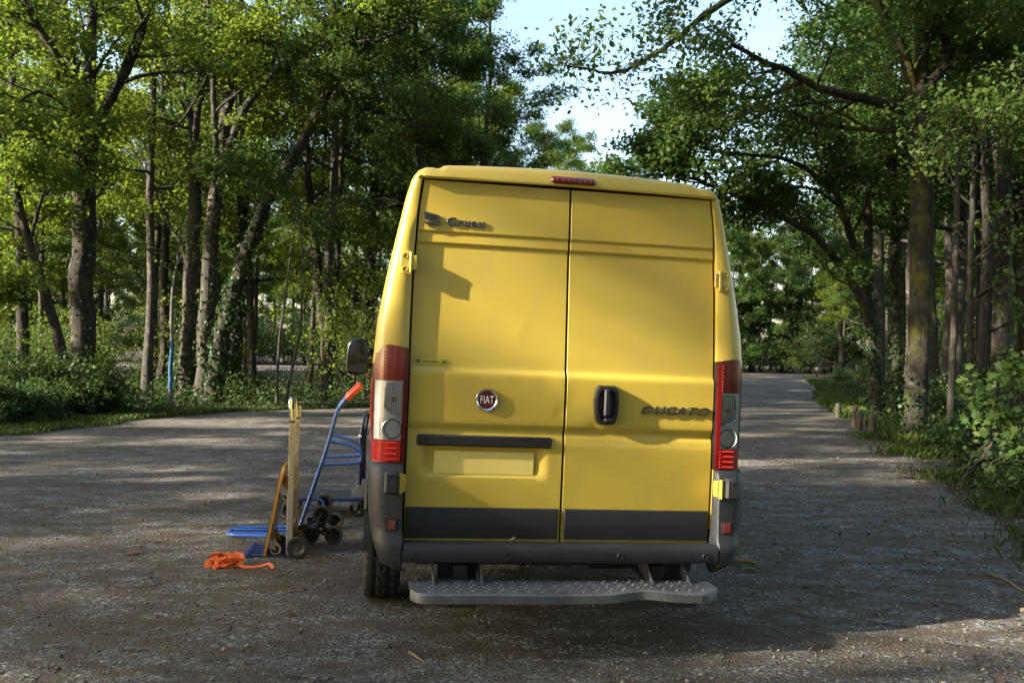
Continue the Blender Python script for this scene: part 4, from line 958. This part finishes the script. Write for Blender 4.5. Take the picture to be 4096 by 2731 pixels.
mb = MB(); mb.lathe([(-.006, .0), (-.006, .0465)], (-.415, .004, 1.254), 'y', 32); mb.build('badge_face', M['badge_red'], ba)
put_text('badge_lettering', text_mesh('FIAT', .054, .0015, 0, .62, 0, 1.12, .0006), M['white'], ba, -.415, -.003, 1.254, False)
mb = MB(); mb.box((-.705, .0268, 1.4395), (.152, .001, .025)); st = mb.build('sticker', M['sticker'], left_door)
put_text('sticker_lettering', text_mesh('corsica ferries', .0135, .0003, 0, 1.15, 0, 1.0, .0003), M['ink'], st, -.712, .0258, 1.4395, False)
put_text('sticker_lettering', text_mesh('20', .026, .0003, 0, .95, 0, 1.0, .0004), M['ink'], st, -.643, .0258, 1.4395, False)
mb = MB(); mb.lathe([(0, .0), (0, .008)], (-.772, .0258, 1.4395), 'y', 12); mb.build('sticker_emblem', M['ink'], st)
# pale scratches where parcels and trolleys knocked the doors
rq = random.Random(8); M['scratch'] = mat('bare_primer', (.62, .58, .42), .6)
for s_, par, xs_, z_, n_ in ((-1, left_door, (-.66, -.58), 1.142, 5), (-1, left_door, (-.32, -.10), 1.128, 11), (1, right_door, (.20, .36), 1.052, 5), (1, right_door, (.10, .14), 1.20, 3), (1, right_door, (.50, .62), 1.262, 4), (-1, left_door, (-.5, -.2), 1.355, 4)):
    for _ in range(n_):
        x_, zz = rq.uniform(*xs_), z_ + rq.uniform(-.012, .012); l_, a_ = rq.uniform(.006, .022), rq.uniform(-.5, 1.6); dx, dz = l_ * math.cos(a_), l_ * math.sin(a_); wq = rq.uniform(.0008, .0018)
        q_ = [(x_ - dx, zz - dz), (x_ + dz / l_ * wq, zz - dx / l_ * wq), (x_ + dx, zz + dz), (x_ - dz / l_ * wq, zz + dx / l_ * wq)]
        mb = MB(); mb.add([(a, door_y(s_, a, b) - .0007, b) for a, b in q_], [(0, 1, 2, 3)]); mb.build('scratch', M['scratch'], par)
# step
def step_edge(x):
    """front edge of the step plate, bent in where it was knocked"""
    return -.325 + .028 * math.exp(-((x - .36) / .10) ** 2) + .010 * math.exp(-((x - .02) / .16) ** 2)
def step_sag(x): return .012 * math.exp(-((x - .38) / .14) ** 2) - .006 * math.exp(-((x + .05) / .2) ** 2)
mb = MB(); top = []; xs = [-.775 + 1.555 * i / 60 for i in range(61)]
ro = []
for x in xs:
    e = min(x + .775, .78 - x); c_ = 0.0 if e > .09 else .085 * (1 - math.sqrt(max(0, 1 - ((.09 - e) / .09) ** 2))) if x < 0 else (.11 * (.09 - e) / .09)
    yf = step_edge(x) + c_; zz = .352 + step_sag(x)
    ro.append([(x, -.065, .30), (x, -.065, .348), (x, -.07, .352), (x, yf * .5 - .035, .352 + step_sag(x) * .4), (x, yf + .008, zz), (x, yf, zz - .007), (x, yf + .002, zz - .047), (x, yf + .012, zz - .047), (x, yf + .014, zz - .012), (x, -.08, .340)])
mb.loft(ro, True, True, True); stp = mb.build('rear_step', M['alu_plate'], van, 38)
mb = MB()
for j in range(6):
    for i in range(44):
        x = -.735 + i * .034 + (.017 if j % 2 else 0); y = -.095 - j * .037
        if y < step_edge(x) + .025 + (.07 if abs(x) > .70 else 0) or x > .735: continue
        a = .7 if (i + j) % 2 else -.5; u_ = Vector((math.cos(a), math.sin(a), 0)); w_ = Vector((-u_.y, u_.x, 0)); c_ = Vector((x, y, .3515 + step_sag(x) * (.4 if y > -.2 else .9)))
        mb.add([c_ - u_ * .010, c_ + w_ * .0045, c_ + u_ * .010, c_ - w_ * .0045, c_ + Vector((0, 0, .0065)) + u_ * .002], [(0, 1, 4), (1, 2, 4), (2, 3, 4), (3, 0, 4)])
tag(mb.build('tread_studs', M['alu_plate'], stp), kind='stuff')
for x in (-.66, -.42, .46, .66):
    mb = MB(); mb.prism([(x, -.30, .335), (x, -.05, .335), (x, .16, .40), (x, .16, .47), (x, .02, .47), (x, -.14, .36)], (.007, 0, 0)); mb.build('step_bracket', M['alu_plate'], stp, bevel=.001)
for x in (-.53, .57):
    mb = MB(); mb.box((x, -.26, .295), (.14, .05, .035)); mb.build('step_mount', M['under'], stp)
    mb = MB(); mb.box((x, .02, .375), (.2, .012, .08)); mb.build('mount_plate', M['under'], stp)
mb = MB(); mb.box((.56, -.02, .447), (.10, .03, .012), bev=.004); mb.build('tow_eye', M['yellow'], van)
# wheels
def tyre_mesh():
    nA, nX = 200, 22; W2 = .104; Vs = []
    for a in range(nA):
        t = 2 * math.pi * a / nA
        for i in range(nX):
            x = -W2 + 2 * W2 * i / (nX - 1); q = abs(x) / W2
            r_ = .342 - .012 * q ** 2 - (.03 if i in (0, nX - 1) else .006 if i in (1, nX - 2) else 0)
            if i in (6, 7, 14, 15): r_ -= .011
            ph = (a / 8 + (abs(x) * 26 if q < .45 else .6 + q * .5)) % 1.0
            if ph < .26 and 0 < i < nX - 1: r_ -= .011
            Vs.append((x, r_ * math.cos(t), r_ * math.sin(t)))
    b = len(Vs)
    for k, (x, r_) in enumerate(((-W2 - .006, .28), (-W2 + .01, .215), (W2 + .006, .28), (W2 - .01, .215))):
        for a in range(nA): t = 2 * math.pi * a / nA; Vs.append((x, r_ * math.cos(t), r_ * math.sin(t)))
    F = []
    for a in range(nA):
        c = (a + 1) % nA
        for i in range(nX - 1): F.append((a * nX + i, a * nX + i + 1, c * nX + i + 1, c * nX + i))
        F.append((a * nX, c * nX, b + c, b + a)); F.append((b + a, b + c, b + nA + c, b + nA + a))
        F.append((a * nX + nX - 1, b + 2 * nA + a, b + 2 * nA + c, c * nX + nX - 1)); F.append((b + 2 * nA + a, b + 3 * nA + a, b + 3 * nA + c, b + 2 * nA + c))
    return np_mesh('tyre', np.array(Vs), np.array(F))
TY = tyre_mesh(); TY.materials.append(M['rubber']); RIM = None
for s, y in ((-1, 1.0), (1, 1.0), (-1, 4.45), (1, 4.45)):
    wh = empty('wheel'); wh.parent = van; wh.location = (s * .898, y, .338 + s * .0250)
    ty = link('tyre', TY, None, wh); ty.rotation_euler = (.4 * y, 0, 0)
    if RIM is None:
        mb = MB()
        mb.lathe([(-.10, .20), (-.085, .216), (.085, .216), (.10, .20), (.07, .19), (.05, .12), (.06, .06), (.06, 0)], (0, 0, 0), 'x', 28); ro_ = mb.build('rim', M['steel'], wh, 40); RIM = ro_.data
    else: ro_ = link('rim', RIM, None, wh)
    if s < 0: ro_.rotation_euler = (0, 0, math.pi)
# door mirrors
for s in (-1, 1):
    mb = MB(); rr = []
    ol = [(-.10, -.165), (.06, -.175), (.10, -.15), (.105, .10), (.085, .155), (.03, .175), (-.06, .165), (-.095, .11), (-.108, -.06)]
    for f, y in ((.90, 0), (1.0, .012), (1.0, .03), (.85, .09), (.5, .13)): rr.append([(s * 1.165 - s * x * f, 3.86 + y, 1.43 + z * f) for x, z in ol])
    mb.loft(rr, True, True, True); mo = mb.build('door_mirror', M['black'], van, 40)
    mb = MB(); mb.prism([(s * 1.165 - s * x, 3.858 + (.01 if x < 0 else 0), 1.43 + z) for x, z in ((-.08, -.06), (.088, -.06), (.088, .10), (.07, .145), (.02, .155), (-.05, .145), (-.078, .1))], (0, -.003, 0)); mb.build('mirror_glass', M['mirror'], mo)
    mb = MB(); mb.prism([(s * 1.165 - s * x, 3.858, 1.43 + z) for x, z in ((-.082, -.145), (.055, -.155), (.085, -.14), (.088, -.075), (-.08, -.075))], (0, -.003, 0)); mb.build('mirror_glass', M['mirror'], mo)
    mb = MB(); mb.tube([(s * 1.09, 3.93, 1.36), (s * .98, 3.98, 1.32)], .03, 8); mb.tube([(s * 1.09, 3.93, 1.50), (s * .98, 3.98, 1.46)], .03, 8); mb.build('mirror_arm', M['black'], mo, 40)
# a dead leaf lying on the bumper
mb = MB(); p = van.matrix_world @ Vector((-.26, -.05, .549)); mb.add([p + Vector(v) for v in ((-.02, 0, 0), (0, .012, .012), (.018, .002, .018), (.004, -.014, .006))], [(0, 1, 2, 3)])
tag(mb.build('fallen_leaf', M['dry_leaf']), 'curled brown leaf lying on top of the van bumper', 'leaf')
# ------------------------------------------------------------------ hand trucks, strap, posts, sticks
M['blue'] = mat('blue_enamel', (.035, .13, .52), .3, var=.12, vs=10, coat=.4)
M['navy'] = mat('dark_blue_enamel', (.016, .028, .12), .35, var=.2, vs=10, coat=.3)
M['blue_plate'] = mat('worn_blue_steel', (.03, .05, .16), .5, .3, var=.4, vs=18)
M['alu'] = mat('brushed_aluminium', (.66, .58, .44), .33, .8, var=.08, vs=10)
M['alu_grey'] = mat('grey_aluminium_channel', (.42, .385, .34), .45, .6, var=.08, vs=8)
M['ply'] = mat('varnished_plywood', (.56, .27, .05), .38, var=.28, vs=9, scale=(1, 1, .15), coat=.4)
M['ply_edge'] = mat('worn_wood_edge', (.22, .12, .05), .6, var=.35, vs=16)
M['brass'] = mat('yellow_zinc', (.55, .42, .16), .3, .9, var=.2)
M['grey_rubber'] = mat('grey_rubber', (.075, .073, .066), .65, var=.2)
M['hub_grey'] = mat('hub_grey', (.10, .10, .095), .4, .6)
M['cream_rubber'] = mat('cream_wheel_tread', (.42, .36, .22), .5, var=.15)
M['grip_orange'] = mat('orange_grip', (.85, .085, .018), .3, var=.1, coat=.4)
M['strap'] = mat('orange_webbing', (.78, .15, .02), .6, var=.12, vs=30, bs=.3, bscale=300)
M['deck'] = mat('grey_deck_mat', (.035, .038, .035), .7, var=.25, vs=14, bs=.2, bscale=150)
M['wood_post'] = mat('weathered_post', (.05, .041, .03), .85, var=.4, vs=12, scale=(1, 1, .2), bs=.6, bscale=30)
M['post_top'] = mat('sawn_wood', (.10, .085, .06), .85, var=.25, vs=10)
M['stick'] = mat('dead_branch', (.24, .18, .085), .8, var=.4, vs=12, bs=.5, bscale=40)

def wheel_on(parent, c, r, w_, rubber, hub, name='wheel', spokes=5):
    m_ = MB(); m_.lathe([(-w_ / 2, r * .70), (-w_ / 2, r * .93), (-w_ * .3, r), (w_ * .3, r), (w_ / 2, r * .93), (w_ / 2, r * .70)], c, 'y', 28); t = m_.build(name, rubber, parent, 40)
    m_ = MB(); m_.lathe([(-w_ * .25, r * .72), (-w_ * .42, r * .66), (-w_ * .2, r * .5), (-w_ * .2, r * .25), (-w_ * .55, r * .2), (-w_ * .55, 0)], c, 'y', 24)
    m_.lathe([(w_ * .25, r * .72), (w_ * .42, r * .66), (w_ * .2, r * .5), (w_ * .2, r * .25), (w_ * .55, r * .2), (w_ * .55, 0)], c, 'y', 24)
    for k in range(spokes):
        a = 2 * math.pi * k / spokes + .3; m_.box((c[0] + r * .45 * math.cos(a), c[1] - w_ * .22, c[2] + r * .45 * math.sin(a)), (r * .34, w_ * .2, r * .1), Matrix.Rotation(-a, 3, 'Y'))
    m_.build('hub', hub, t, 40); return t

# --- aluminium hand truck with its platform folded up
ht = empty('hand_truck', (-1.605, 6.24, 0), R(8.5)); tag(ht, 'tall aluminium hand truck with a folded orange plywood platform, standing nearest the van wheel', 'hand truck')
for y in (0.0, .36):
    mb = MB()
    mb.box((0, y, .25), (.046, .030, .47), bev=.004); mb.build('lower_rail', M['alu_grey'], ht, 40)
    mb = MB(); mb.box((0.003, y, .73), (.040, .026, .51), bev=.003); mb.box((.003, y - .015, .73), (.010, .006, .50)); mb.box((-.013, y - .014, .73), (.004, .004, .5)); mb.box((.020, y - .014, .73), (.004, .004, .5)); ra = mb.build('upper_rail', M['alu'], ht, 40)
    for z in (.60, .80, .86, .93): mb = MB(); mb.lathe([(-.001, 0), (-.001, .005)], (.003, y - .0185, z), 'y', 10); mb.build('rail_hole', M['seal'], ra)
    mb = MB(); mb.box((.003, y, .985), (.046, .034, .014), bev=.003); mb.build('collar', M['black'], ra)
    mb = MB(); mb.box((.022, y + .004, 1.03), (.016, .022, .10), bev=.004); mb.build('release_bracket', M['alu'], ra)
mb = MB(); mb.tube(arc([(.0, 0, .98), (-.012, 0, 1.10), (-.014, .02, 1.15), (-.014, .34, 1.15), (-.012, .36, 1.10), (.0, .36, .98)], .08, 6), .0135, 10); mb.build('handle', M['chrome'], ht, 60)
for z in (.2, .46, .72, .94):
    mb = MB(); mb.box((.004, .18, z), (.02, .34, .028), bev=.003); mb.build('crossbar', M['alu'], ht)
mb = MB()
for y in (.02, .10, .18, .26, .34): mb.box((-.15, y, .012), (.30, .034 if y not in (.02, .34) else .05, .010))
mb.box((-.30, .18, .012), (.05, .40, .010)); mb.box((-.02, .18, .012), (.05, .40, .010)); mb.box((-.012, .18, .10), (.01, .38, .18)); mb.build('toe_plate', M['blue_plate'], ht)
mb = MB(); mb.tube([(.055, -.05, .078), (.055, .42, .078)], .012, 8); mb.build('axle', M['brass'], ht, 40)
for y in (.02, .34): mb = MB(); mb.box((.03, y, .09), (.05, .02, .06)); mb.build('axle_bracket', M['brass'], ht)
for y in (-.055, .415): wheel_on(ht, (.062, y, .079), .078, .045, M['rubber'], M['hub_grey'], spokes=0)
# the folded platform
b0, b1 = Vector((-.185, 0, .012)), Vector((-.072, 0, .61)); d = (b1 - b0).normalized(); nrm = Vector((d.z, 0, -d.x))
def slab(x0, x1, y0, y1, off, th): # along the board, in width, off the board face
    a = [b0 + d * x0 + nrm * off + Vector((0, y0, 0)), b0 + d * x1 + nrm * off + Vector((0, y0, 0)), b0 + d * x1 + nrm * off + Vector((0, y1, 0)), b0 + d * x0 + nrm * off + Vector((0, y1, 0))]
    return a, nrm * th
mb = MB(); L_ = (b1 - b0).length
pts = [(0, -.02), (L_, -.02), (L_ + .05, .05), (L_ + .05, .33), (L_, .40), (0, .40)]
mb.prism([b0 + d * x + Vector((0, y, 0)) for x, y in pts], nrm * .020); bd = mb.build('platform_board', M['ply'], ht, bevel=.002)
mb = MB(); mb.prism([b0 + d * x + nrm * -.004 + Vector((0, y, 0)) for x, y in pts], nrm * .008); mb.build('board_edge', M['ply_edge'], bd)
mb = MB(); mb.prism(*slab(.16, .47, .07, .31, .0205, .010)); mb.build('steel_panel', M['steel'], bd)
mb = MB(); mb.prism(*slab(.50, .56, .13, .25, .0205, .004)); mb.build('hand_slot', M['seal'], bd)
for x, y, mt in ((.50, .02, M['steel']), (.50, .36, M['brass']), (.10, .02, M['steel']), (.10, .36, M['brass'])):
    p = b0 + d * x + nrm * .02 + Vector((0, y, 0)); q = p + nrm * .055 - d * .045
    mb = MB()
    for dy in (-.017, .017): mb.prism([p + d * .035 + Vector((0, dy, 0)), p - d * .035 + Vector((0, dy, 0)), q - d * .008 + Vector((0, dy, 0)), q + nrm * .010 + Vector((0, dy, 0)), q + d * .012 + Vector((0, dy, 0))], (0, .003, 0))
    mb.prism([p + d * .035 + Vector((0, -.02, 0)), p - d * .035 + Vector((0, -.02, 0)), p - d * .035 + Vector((0, .02, 0)), p + d * .035 + Vector((0, .02, 0))], nrm * .006)
    cs = mb.build('castor', mt, bd); wheel_on(cs, tuple(q), .040, .026, M['cream_rubber'], M['black'], 'castor_wheel', 0)
# --- blue stair climbing hand truck
YN, YF = 6.70, 7.16
sc = empty('stair_hand_truck', (-1.62, 6.72, 0)); tag(sc, 'blue tubular stair climbing hand truck with orange grips and three wheel stars', 'hand truck')
def loc(x, y, z): return (x + 1.62, y - 6.72, z)
NEAR = [(-1.66, .075), (-1.48, .624), (-1.416, .839), (-1.372, 1.025), (-1.325, 1.105), (-1.20, 1.222)]
def xo(y): return (y - YN) / (YF - YN) * -.085
for y in (YN, YF):
    mb = MB(); mb.tube(arc([loc(x + xo(y), y, z) for x, z in NEAR], .10, 5), .0155, 10); si = mb.build('side_tube', M['blue'], sc, 50)
    mb = MB(); g0, g1 = Vector(loc(-1.297 + xo(y), y, 1.131)), Vector(loc(-1.186 + xo(y), y, 1.235)); mb.tube([g0, g0 + (g1 - g0) * .05, g0 + (g1 - g0) * .5, g0 + (g1 - g0) * .95, g1], [.021, .024, .022, .025, .020], 12); mb.build('grip', M['grip_orange'], si, 50)
    mb = MB(); mb.tube(arc([loc(-1.425 + xo(y), y, .802), loc(-1.24 + xo(y), y, .765), loc(-1.165 + xo(y), y, .70), loc(-1.175 + xo(y), y, .634), loc(-1.25 + xo(y), y, .626), loc(-1.475 + xo(y), y, .614)], .07, 5), .0125, 10); mb.build('glide_loop', M['blue'], si, 50)
    mb = MB(); mb.tube([loc(-1.575 + xo(y), y + .04, .30), loc(-1.49 + xo(y), y + .04, .236), loc(-1.47 + xo(y), y + .02, .12)], .011, 8); mb.tube([loc(-1.60 + xo(y), y + .04, .10), loc(-1.50 + xo(y), y + .04, .15)], .011, 8); mb.build('wheel_strut', M['blue'], si, 50)
for (x, z) in ((-1.635, .13), (-1.47, .65), (-1.41, .86)):
    mb = MB(); mb.tube([loc(x, YN, z), loc(x + xo(YF), YF, z)], .011, 8); mb.build('crossbar', M['blue'], sc, 50)
mb = MB(); mb.tube(arc([loc(-1.655, YN + .04, .075), loc(-1.70, YN + .04, .035), loc(-2.20, YN + .10, .030), loc(-2.26, YN + .14, .030), loc(-2.28, YF - .14, .030), loc(-2.26, YF - .08, .030), loc(-1.77, YF - .03, .035), loc(-1.74, YF - .03, .075)], .06, 4), .0125, 10)
mb.build('toe_loop', M['blue'], sc, 50)
for f in (.36, .66):
    mb = MB(); y = YN + (YF - YN) * f; mb.tube([loc(-1.70 - .05 * f, y, .034), loc(-2.265, y, .030)], .0115, 8); mb.build('toe_bar', M['blue'], sc, 50)
for y, rot in ((YN - .05, 0), (YF + .06, .35)):
    cx = -1.470 + xo(y); c = Vector(loc(cx, y, .125)); A = .105
    mb = MB()
    for k in range(3):
        a = math.pi / 2 + rot * 0 + k * 2 * math.pi / 3; p = c + Vector((A * math.cos(a), 0, A * math.sin(a)))
        sd_ = Vector((-math.sin(a), 0, math.cos(a))); 
        for q in (-1, 1): mb.tube([c + sd_ * .028 * q + Vector((0, -.022, 0)), c + (p - c) * .6 + sd_ * .022 * q + Vector((0, -.024, 0)), p + Vector((0, -.024, 0))], [.010, .009, .008], 8)
    mb.lathe([(-.034, 0), (-.034, .022), (-.012, .034), (.02, .034)], tuple(c), 'y', 18); star = mb.build('wheel_star', M['black'], sc, 50)
    mb = MB(); mb.lathe([(-.040, 0), (-.039, .010), (-.034, .013)], tuple(c), 'y', 14); mb.build('star_cap', M['steel'], star, 50)
    for k in range(3):
        a = math.pi / 2 + k * 2 * math.pi / 3; wheel_on(star, tuple(c + Vector((A * math.cos(a), 0.006, A * math.sin(a)))), .071, .032, M['grey_rubber'], M['black'], 'star_wheel', 8)
# --- flat platform trolley behind it
pt = empty('platform_trolley', (-1.72, 7.95, 0), R(4)); tag(pt, 'flat platform trolley with a dark blue push handle, behind the blue hand truck', 'trolley')
mb = MB(); mb.box((0, 0, .165), (.76, .46, .014), bev=.004); mb.build('deck', M['deck'], pt)
mb = MB()
for y in (-.235, .235): mb.box((0, y, .162), (.78, .012, .03), bev=.003)
for x in (-.386, .386): mb.box((x, 0, .162), (.012, .46, .03), bev=.003)
mb.build('deck_rim', M['navy'], pt)
mb = MB(); mb.tube(arc([(.335, -.19, .20), (.335, -.19, .72), (.375, -.19, .94), (.375, .19, .94), (.335, .19, .72), (.335, .19, .20)], .09, 6), .0165, 10); ph = mb.build('push_handle', M['navy'], pt, 50)
mb = MB(); mb.box((.337, 0, .56), (.012, .26, .50), bev=.003); pb_ = mb.build('handle_board', mat('dark_ply', (.11, .075, .045), .5, var=.3, vs=8), pt)
mb = MB(); mb.box((.335, -.19, .735), (.035, .035, .03), bev=.008); mb.build('white_tape', M['white'], ph)
for y in (-.19, .19):
    mb = MB(); mb.prism([(.265, y - .024, .18), (.42, y - .024, .18), (.415, y - .024, .235), (.36, y - .024, .29), (.325, y - .024, .29), (.27, y - .024, .24)], (0, .004, 0)); bk = mb.build('handle_bracket', M['steel'], pt, bevel=.002)
    mb = MB()
    for x, z in ((.30, .215), (.335, .262), (.375, .215)): mb.lathe([(-.006, 0), (-.006, .009), (0, .010)], (x, y - .024, z), 'y', 8)
    mb.build('bolt', M['steel'], bk)
mb = MB(); mb.tube([(.345, -.2, .23), (.345, .2, .23)], .007, 8); mb.build('pivot_rod', M['steel'], pt, 50)
for x in (-.30, .30):
    for y in (-.17, .17):
        mb = MB(); mb.box((x, y, .150), (.09, .07, .008)); mb.prism([(x - .03, y - .022, .15), (x + .03, y - .022, .15), (x + .012, y - .022, .055), (x - .012, y - .022, .055)], (0, .003, 0)); mb.prism([(x - .03, y + .022, .15), (x + .03, y + .022, .15), (x + .012, y + .022, .055), (x - .012, y + .022, .055)], (0, .003, 0)); cs = mb.build('castor', M['steel'], pt)
        wheel_on(cs, (x, y, .062), .062, .03, M['rubber'], M['black'], 'castor_wheel', 0)
# --- orange ratchet strap in a heap
def ribbon(mb, P, w_, up=None, th=.0025):
    P = [Vector(p) for p in P]; r0 = []
    for i, p in enumerate(P):
        t = (P[min(i + 1, len(P) - 1)] - P[max(i - 1, 0)]).normalized(); n_ = (up(i) if up else Vector((0, 0, 1))); b = t.cross(n_).normalized(); n_ = b.cross(t)
        r0.append([p + b * w_ / 2 + n_ * th, p - b * w_ / 2 + n_ * th, p - b * w_ / 2 - n_ * th, p + b * w_ / 2 - n_ * th])
    mb.loft(r0, True, True, True)
st_ = empty('ratchet_strap', (-1.965, 5.93, 0)); st_.scale = (.86, .86, .86); tag(st_, 'crumpled heap of bright orange webbing strap on the gravel', 'strap')
rs = random.Random(5); mb = MB()
for q in range(9):
    a0 = rs.uniform(0, 6.28); rx, ry = rs.uniform(.04, .13), rs.uniform(.035, .09); z0 = .012 + .0085 * q; tl = rs.uniform(-.5, .5); cx, cyy = rs.uniform(-.05, .05), rs.uniform(-.03, .03); n_ = 18; span = rs.uniform(3.2, 6.0)
    P = [(cx + rx * math.cos(a0 + span * i / n_), cyy + ry * math.sin(a0 + span * i / n_), max(.006, z0 + .028 * math.sin(a0 * 2 + span * 1.3 * i / n_) * (1 if q > 3 else .3))) for i in range(n_ + 1)]
    ph_ = rs.uniform(0, 6); ribbon(mb, P, .034, lambda i: Vector((math.sin(ph_ + i * .3) * .9, math.cos(ph_ + i * .25) * .9, .75)).normalized())
ribbon(mb, [(-.07, -.03, .09), (-.055, -.06, .06), (-.05, -.085, .012), (-.06, -.10, .004)], .036)
ribbon(mb, [(-.03, .0, .05), (-.10, -.02, .06), (-.15, -.03, .035), (-.155, -.035, .014), (-.11, -.035, .012), (-.04, -.03, .03)], .036, lambda i: Vector((.2, -.8, .5)))
ribbon(mb, [(.05, .04, .08), (.10, .02, .06), (.13, -.01, .03), (.11, -.04, .02)], .034, lambda i: Vector((.4, -.6, .6)))
ribbon(mb, [(.0, -.06, .075), (.05, -.03, .085), (.10, .02, .07)], .034, lambda i: Vector((-.2, -.7, .6)))
mb.build('webbing', M['strap'], st_)
mb = MB(); ribbon(mb, [(.10, -.03, .02), (.17, -.04, .008), (.24, -.03, .006), (.30, .0, .012), (.345, -.005, .03), (.375, -.03, .026), (.395, -.07, .006)], .026, lambda i: Vector((0, -.5, .9))); mb.build('loose_end', M['strap'], st_)
# --- wooden posts along the road edge
lab = ['short weathered wooden post at the road edge, nearest of the four', 'short wooden post second nearest at the road edge', 'short wooden post third along the road edge, darkest of the four', 'short wooden post farthest along the road edge']
for k, ((x, y), h) in enumerate(zip([(7.05, 16.6), (7.42, 18.1), (7.72, 19.1), (8.5, 22.1)], (.40, .42, .46, .36))):
    o = empty('wooden_post', (x, y, 0), rs.uniform(0, 3)); tag(o, lab[k], 'post', 'posts along the road edge')
    mb = MB(); mb.lathe([(-.05, .068), (h * .5, .070), (h - .02, .066), (h, .056)], (0, 0, 0), 'z', 12); mb.build('shaft', M['wood_post'], o, 40)
    mb = MB(); mb.lathe([(h, .057), (h + .003, 0)], (0, 0, 0), 'z', 12); mb.build('sawn_top', M['post_top'], o)
o = empty('marker_post', (22.6, 63, 0)); tag(o, 'small white marker post far off at the end of the road', 'post')
mb = MB(); mb.box((0, 0, .35), (.10, .06, .7), bev=.01); mb.build('shaft', M['wood_post'], o); mb = MB(); mb.box((0, -.005, .78), (.2, .07, .2), bev=.02); mb.build('cap', M['white'], o)
# --- sticks and leaves by the van
def stick(P, r0, r1, label):
    mb = MB(); n_ = len(P); mb.tube(P, [r0 + (r1 - r0) * i / (n_ - 1) for i in range(n_)], 8); return tag(mb.build('stick', M['stick'], None, 50), label, 'stick')
g = lambda u, v: (lambda q: Vector((q.x * CAM_H / (CAM_H - q.z), q.y * CAM_H / (CAM_H - q.z), 0)))(at(u, v, 1.0))
stick([g(1665, 1292) + Vector((0, 0, .03)), g(1690, 1297) + Vector((0, 0, .032)), g(1715, 1297) + Vector((0, 0, .03)), g(1738, 1300) + Vector((0, 0, .024))], .022, .014, 'thick yellowish dead branch on the gravel right of the bumper')
stick([g(1702, 1313) + Vector((0, 0, .018)), g(1722, 1312) + Vector((0, 0, .022)), g(1738, 1315) + Vector((0, 0, .016))], .015, .011, 'short dark broken stick below the yellowish branch')
stick([g(940, 1500) + Vector((0, 0, .008)), g(955, 1510) + Vector((0, 0, .010)), g(974, 1523) + Vector((0, 0, .007))], .006, .004, 'pale twig lying on the gravel in the foreground')
stick([g(2270, 1320) + Vector((0, 0, .012)), g(2310, 1335) + Vector((0, 0, .014)), g(2345, 1358) + Vector((0, 0, .01)), g(2375, 1365) + Vector((0, 0, .01))], .009, .005, 'long grey twig on the dirt at the right margin')
def one_leaf(u, v, s_, a, label):
    P = np.array([tuple(g(u, v) + Vector((0, 0, .012)))]); sh = np.random.default_rng(int(u)); V, F = lobed(P, s_, sh, 4.0)
    tag(link('fallen_leaf', np_mesh('fallen_leaf', V, F), M['dry_leaf']), label, 'leaf')
one_leaf(1862, 1487, .11, 0, 'pale fallen oak leaf on the gravel in front of the van shadow')
one_leaf(2095, 1098, .3, 0, 'large pale dry leaf at the right edge of the road')
one_leaf(305, 1272, .0001 + .10, 0, 'dry leaf lying alone on the open gravel at the left')
